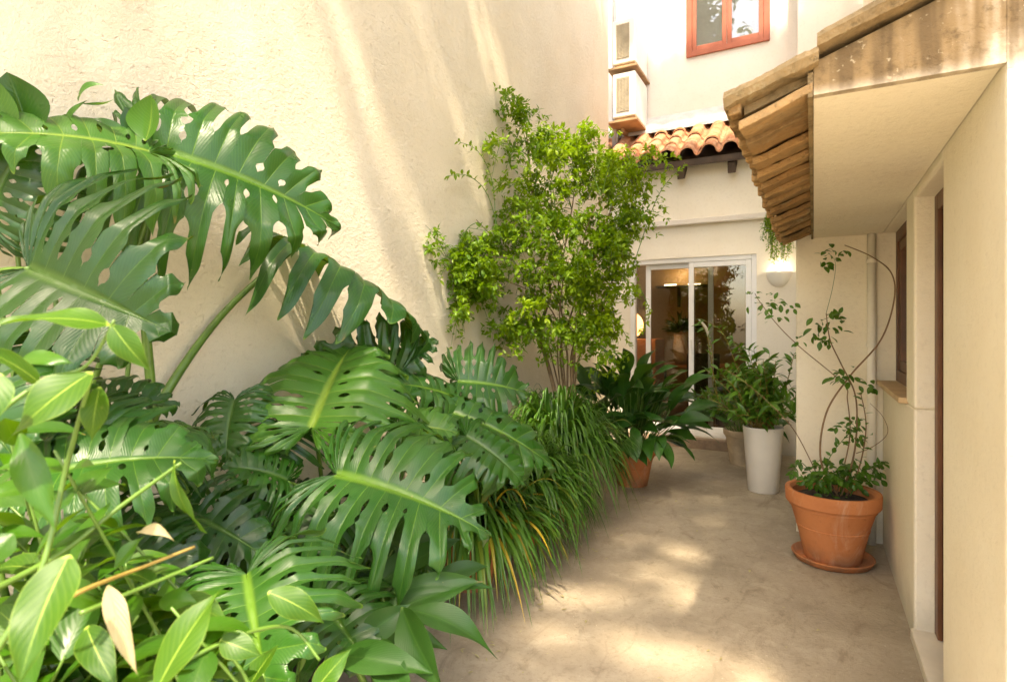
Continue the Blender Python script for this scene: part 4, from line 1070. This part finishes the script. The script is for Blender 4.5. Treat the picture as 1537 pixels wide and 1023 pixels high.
# terracotta pot with the climbing rose-like plant
pc = V((.10, 3.98, 0))
tp = thing('potted_climber', 'large terracotta pot on a saucer with a thin curving climber before the corner', 'potted plant', tuple(pc))
m = MB(); m.lathe([(.185, 0), (.205, .006), (.222, .035), (.226, .040), (.215, .044), (.200, .018), (.1, .016)], pc, 48); m.build('saucer', M['terracotta'], tp, smooth=True)
pot_mesh(pc+V((0, 0, .018)), .155, .235, .415, .085, .022, 64).build('pot', M['terracotta'], tp, smooth=True, sharp=28)
sc_ = pc+V((0, 0, .37)); soil_mesh(sc_, .222, 7).build('soil', M['soil'], tp, smooth=True)
rg = random.Random(21); fm = MB()
dpt = 3.50
for pts, r, mt, leaves in (
    ([(1258, 745, 3.5), (1232, 690, 3.5), (1240, 620, 3.5), (1275, 565, 3.5), (1322, 510, 3.45), (1342, 450, 3.4), (1338, 410, 3.4), (1308, 385, 3.4), (1268, 368, 3.4)], .0062, 'stem_brown', 0),
    ([(1262, 745, 3.5), (1280, 690, 3.5), (1286, 640, 3.5), (1283, 590, 3.5), (1262, 545, 3.5), (1246, 510, 3.5), (1240, 470, 3.5)], .006, 'stem_brown', 0),
    ([(1255, 745, 3.5), (1275, 660, 3.5), (1272, 600, 3.5), (1265, 575, 3.5), (1200, 520, 3.6), (1165, 485, 3.7), (1140, 452, 3.8), (1133, 440, 3.85)], .004, 'stem_brown', 0),
    ([(1270, 745, 3.5), (1290, 700, 3.45), (1300, 640, 3.4), (1292, 590, 3.4)], .005, 'stem_brown', 1),
    ([(1275, 745, 3.5), (1300, 705, 3.45), (1328, 695, 3.4)], .004, 'stem_green', 1),
    ([(1240, 735, 3.5), (1205, 695, 3.55), (1195, 700, 3.55), (1188, 712, 3.55)], .003, 'stem_green', 1),
    ([(1285, 680, 3.5), (1310, 670, 3.45), (1332, 650, 3.4), (1325, 625, 3.4), (1306, 605, 3.4)], .0025, 'stem_brown', 0),
    ([(1250, 745, 3.5), (1240, 700, 3.5), (1265, 660, 3.5), (1290, 640, 3.5)], .003, 'stem_green', 1),
    ([(1235, 730, 3.5), (1195, 650, 3.7), (1160, 610, 3.9), (1120, 575, 4.1), (1090, 555, 4.2)], .0035, 'stem_brown', 0),
    ([(1240, 470, 3.5), (1250, 430, 3.5), (1254, 395, 3.5), (1244, 380, 3.5)], .0015, 'stem_green', 0)):
    c = curve([P(*p) for p in pts], 8); m = MB(); m.tube(c, taper(len(c), r, r*.45), 8); m.build('stem', M[mt], tp, smooth=True)
    if leaves: leafy_twig(fm, c, rg, 16, .055, (.1, .7), .3, .3, .5, 5)
def cluster(px, py, d, r, n, ls, sd, mb, rn=(0, .7), sq=1.0):
    rg = random.Random(sd); c = P(px, py, d)
    for k in range(n):
        o = RT*rg.gauss(0, r*.5)+UP*rg.gauss(0, r*.5*sq)+FW*rg.gauss(0, r*.4); p = c+o
        dd = (o.normalized()*.6+V((rg.gauss(0, .6), rg.gauss(0, .6), rg.gauss(-.35, .5)))).normalized(); l = ls*rg.uniform(.7, 1.2)
        blade(mb, p, p+dd*l, V((rg.uniform(-.6, .6), -.5+rg.uniform(-.5, .5), .8)), l*.55, rg.uniform(.2, .8), .25, .01, rg.randrange(10**6), 6, rnd=(rn[0]+(rn[1]-rn[0])*rg.random(), rg.random()*.8), shape=(.45, .9), nc=1)
for (px, py, r, n, ls, sd, sq) in ((1240, 388, .07, 16, .055, 1, .8), (1258, 374, .05, 7, .05, 2, .5), (1246, 490, .085, 34, .06, 3, 1.3), (1268, 565, .08, 22, .055, 5, .6), (1300, 575, .05, 8, .05, 6, .7),
                                  (1236, 515, .05, 10, .045, 7, .7), (1200, 512, .03, 6, .04, 8, .5), (1245, 708, .14, 95, .055, 9, .5), (1275, 714, .13, 90, .055, 10, .5), (1225, 722, .08, 30, .05, 11, .5),
                                  (1268, 640, .06, 12, .045, 12, .6), (1290, 655, .06, 16, .05, 13, .7), (1316, 705, .05, 14, .055, 14, .6), (1250, 745, .10, 30, .05, 15, .2), (1280, 635, .05, 10, .05, 16, .6)):
    cluster(px, py, 3.5, r, n, ls, sd, fm, sq=sq)
cluster(1150, 455, 3.78, .10, 20, .05, 20, fm, (.4, 1), .6); cluster(1165, 475, 3.7, .06, 10, .05, 21, fm, (.4, 1), .6); cluster(1125, 438, 3.85, .04, 6, .05, 22, fm, (.4, 1), .5)
cluster(1180, 460, 3.7, .05, 8, .045, 23, fm, (.4, 1), .5)
fm.build('foliage', M['potleaf'], tp)

# tall white pot with its bush
wc = V((-.39, 5.42, 0))
wp = thing('potted_bush', 'tall tapering white pot with a bright leafy bush before the sliding door', 'potted plant', tuple(wc))
m = MB(); m.lathe([(.118, 0), (.124, .006), (.163, .54), (.166, .555), (.163, .562), (.154, .560), (.150, .54), (.146, .50)], wc, 48); m.build('pot', M['white_pot'], wp, smooth=True)
soil_mesh(wc+V((0, 0, .51)), .149, 3).build('soil', M['soil'], wp, smooth=True)
rg = random.Random(31); fm = MB(); fm2 = MB()
for i in range(62):
    a = rg.uniform(0, 2*math.pi); e = rg.random()
    L = rg.uniform(.32, .74); d = V((math.cos(a)*e-.18, math.sin(a)*e*.8, 1.15-e*.8)).normalized()
    p = wc+V((rg.uniform(-.08, .08), rg.uniform(-.08, .08), .53)); q = p+d*L
    c = curve([p, p.lerp(q, .5)+V((0, 0, .06)), q], 5)
    m = fm2; m.tube(c, taper(len(c), .0045, .002), 5)
    leafy_twig(fm, c, rg, 15, .115, (.1, 1), .35, .2, .34, 6)
for pts in ([(1150, 640, 5.2), (1110, 560, 5.1), (1085, 500, 5.0), (1055, 480, 4.9)], [(1160, 640, 5.2), (1120, 540, 5.2), (1095, 505, 5.2)], [(1140, 640, 5.2), (1075, 590, 5.2), (1068, 520, 5.2), (1052, 485, 5.2)],
            [(1165, 640, 5.1), (1185, 560, 5.0), (1192, 530, 5.0)]):
    c = curve([P(*p) for p in pts], 7); fm2.tube(c, taper(len(c), .005, .002), 5); leafy_twig(fm, c, rg, 16, .09, (.3, 1), .3, .4, .36, 6)
fl = MB(); sp_ = [P(1068, 545, 5.15), P(1062, 505, 5.1), P(1054, 484, 5.08)]
fm2.tube(curve([P(1080, 610, 5.2)]+sp_[:2], 6), .004, 6)
blade(fl, sp_[1], P(1047, 478, 5.05), N(.4, .3, .8), .05, .6, .9, .01, 3, 10, nc=3); fl.build('flower', M['white_pot'], wp, smooth=True)
fm2.build('stems', M['stem_yellow'], wp, smooth=True); fm.build('foliage', M['potleaf'], wp)

# hanging plant under the eave
hp = thing('hanging_plant', 'small bushy plant hanging on the rear wall above the white lamp', 'plant', tuple(P(1168, 350, 6.15)))
fm = MB(); m = MB(); rg = random.Random(41)
hc = P(1168, 338, 6.15)
m.lathe([(.05, -.02), (.075, 0), (.095, .1), (.10, .105), (.09, .105), (.085, .08)], hc+V((0, 0, -.05)), 24); m.tube([hc+V((0, .09, .03)), hc+V((0, .85, .03))], .008, 6); m.build('pot', M['terracotta_old'], hp, smooth=True)
st = MB()
for i in range(95):
    a = rg.uniform(0, 2*math.pi); L = rg.uniform(.15, .45)
    q = hc+V((math.cos(a)*rg.uniform(.05, .2), math.sin(a)*rg.uniform(.05, .2), rg.uniform(-.42, .16)))
    p = hc+V((0, 0, .06)); c = curve([p, hc+V((math.cos(a)*.1, math.sin(a)*.1, .12)), q], 5); st.tube(c, .0018, 4, cap=False); leafy_twig(fm, c, rg, 22, .034, (.2, 1), .3, .3, .5, 3)
fm.build('foliage', M['shrub'], hp); st.build('stems', M['stem_green'], hp)

# house plant indoors
ip = thing('vase_plant', 'dark leafy plant in a pale vase on the indoor table', 'potted plant', (-1.78, 8.85, .88))
m = MB(); m.lathe([(.08, 0), (.11, .1), (.12, .3), (.10, .42), (.11, .45), (.10, .45)], (-1.78, 8.85, .88), 24); m.build('vase', M['beige_pot'], ip, smooth=True)
fm = MB(); rg = random.Random(51)
for i in range(70):
    d = V((rg.gauss(0, 1), rg.gauss(0, .6), abs(rg.gauss(0, .5)))).normalized(); p = V((-1.78, 8.85, 1.36))+d*rg.uniform(.02, .2)
    blade(fm, p, p+d*rg.uniform(.12, .24), UP+V((rg.gauss(0, .4), rg.gauss(0, .4), 0)), .09, .5, .2, .01, i, 7)
fm.build('foliage', M['roomleaf'], ip)

# ------------------------------------------------------------------ unseen tree added for shade; leaves set along sun rays to shade chosen surfaces
SUN = V((.165, -.50, 1.0)).normalized()
st_ = thing('added_shade_tree', 'unseen tree added behind the viewpoint, its crown shaped to shade chosen parts of the courtyard', 'tree', (1.7, -2.6, 0))
rg = random.Random(88); fm = MB(); tips = []
def proj(p):
    q = p-CAM; d = q.dot(FW)
    return (CX+q.dot(RT)/d*FPX, HZ-q.z/d*FPX) if d > .1 else (-9999, 0)
def shade(p, zlo=7.6, zhi=10.0):
    zc = rg.uniform(zlo, zhi); q = p+SUN*((zc-p.z)/SUN.z)
    l = rg.uniform(.15, .24); d = V((rg.gauss(0, 1), rg.gauss(0, 1), rg.gauss(-.2, .35))).normalized()
    blade(fm, q-d*l*.5, q+d*l*.5, V((rg.gauss(0, .4), rg.gauss(0, .4), 1)), l*.62, .5, .15, .0, rg.randrange(10**6), 3, nc=1)
    if rg.random() < .012: tips.append(q)
GAPS = [(-.60, 4.35, .12), (-.68, 3.66, .12), (-.78, 3.33, .11), (-.95, 3.25, .09), (-.56, 3.08, .14), (-.50, 2.72, .15), (-.44, 2.5, .12), (-1.2, 2.80, .13), (-1.05, 2.35, .14), (-.97, 2.88, .10), (-.62, 4.0, .09), (-.75, 2.45, .12), (-.66, 2.9, .08), (-.35, 2.95, .08)]  # openings left in the added crown where light patches reach the floor
for i in range(2100):
    x, y = rg.uniform(-1.75, -.25), rg.uniform(2.0, 7.2)
    if any((x-a)**2+(y-b)**2 < r*r for a, b, r in GAPS): continue
    shade(V((x, y, 0)))
for i in range(1500): shade(V((rg.uniform(-2.5, .0), YA, rg.uniform(.6, 3.3))))
for i in range(620): shade(V((rg.uniform(-2.5, .3), YU, rg.uniform(3.9, 5.02)-.12*rg.random()**2)))
for i in range(330): shade(V((rg.uniform(-2.1, -1.1), rg.uniform(.8, 3.4), 1.0)))
for i in range(150): shade(V((rg.uniform(-1.35, -.85), rg.uniform(1.25, 2.0), .35)))
for i in range(420): shade(V((rg.uniform(.38, .75), YF, rg.uniform(.6, 2.6))))
for i in range(150): shade(V((rg.uniform(-.35, .42), YF, rg.uniform(1.9, 2.35))))
for i in range(60): shade(V((rg.uniform(-2.2, -1.3), rg.uniform(3.7, 5.2), 1.0)))
for i in range(2600):
    p = V((XL, rg.uniform(.7, 7.0), rg.uniform(.6, 5.2))); px, py = proj(p)
    s_x = px-.37*py; k = 0
    if px < 215-.5*py and py < 260: k = .8
    elif py > 290 and px < 320+(py-330)*.62: k = .75
    elif 440 < s_x < 488: k = .25
    elif 520 < s_x < 604: k = 1
    elif 634 < s_x < 690: k = 1
    elif s_x > 724: k = .85
    if rg.random() < k: shade(p, 6.4, 7.6)
fm.build('crown', M['crown'], st_)
trunk = [V((1.7, -2.6, 0)), V((1.75, -2.5, 2.0)), V((1.6, -2.2, 4.2)), V((1.3, -1.2, 6.0))]
c = curve(trunk, 6); m = MB(); m.tube(c, taper(len(c), .20, .09), 12); m.build('trunk', M['bark'], st_, smooth=True)
top = trunk[-1]
for k in range(7):
    far = [t_ for t_ in tips][k*len(tips)//7]
    c = curve([trunk[2].lerp(top, .3+.1*k), top.lerp(far, .45)+V((0, 0, .35)), far], 6); m = MB(); m.tube(c, taper(len(c), .06, .015), 8); m.build('limb', M['bark'], st_, smooth=True)

# ------------------------------------------------------------------ world, sun, camera
wd = bpy.data.worlds.new('World'); scene.world = wd; wd.use_nodes = True
nt = wd.node_tree; bg = nt.nodes['Background']
sk = nt.nodes.new('ShaderNodeTexSky'); sk.sky_type = 'NISHITA'; sk.sun_disc = False
sk.sun_elevation = math.asin(SUN.z); sk.sun_rotation = math.atan2(SUN.x, SUN.y)
sk.air_density = 1.0; sk.dust_density = 3.0; sk.ozone_density = 1.0
nt.links.new(sk.outputs[0], bg.inputs['Color']); bg.inputs['Strength'].default_value = .15
sd = bpy.data.lights.new('sun', 'SUN'); sd.energy = 2.0; sd.angle = R(1.5); sd.color = (1, .93, .80)
so = bpy.data.objects.new('sun', sd); COL.objects.link(so); so.rotation_euler = (-SUN).to_track_quat('-Z', 'Y').to_euler(); so.location = (3, -3, 12)
cd = bpy.data.cameras.new('camera'); co = bpy.data.objects.new('camera', cd); COL.objects.link(co)
cd.sensor_width = 36; cd.lens = FPX/1537*36; cd.shift_y = -(511.5-HZ)/1537; cd.clip_start = .05; cd.clip_end = 500
co.location = CAM; co.rotation_euler = (R(90), 0, YAW)
cd.dof.use_dof = True; cd.dof.focus_distance = 3.2; cd.dof.aperture_fstop = 4.5
scene.camera = co
vs_ = scene.view_settings; vs_.view_transform = 'Standard'; vs_.look = 'None'; vs_.exposure = 2.56; vs_.gamma = 1
try:
    vs_.use_white_balance = True; vs_.white_balance_temperature = 7750; vs_.white_balance_tint = 10
except Exception: pass
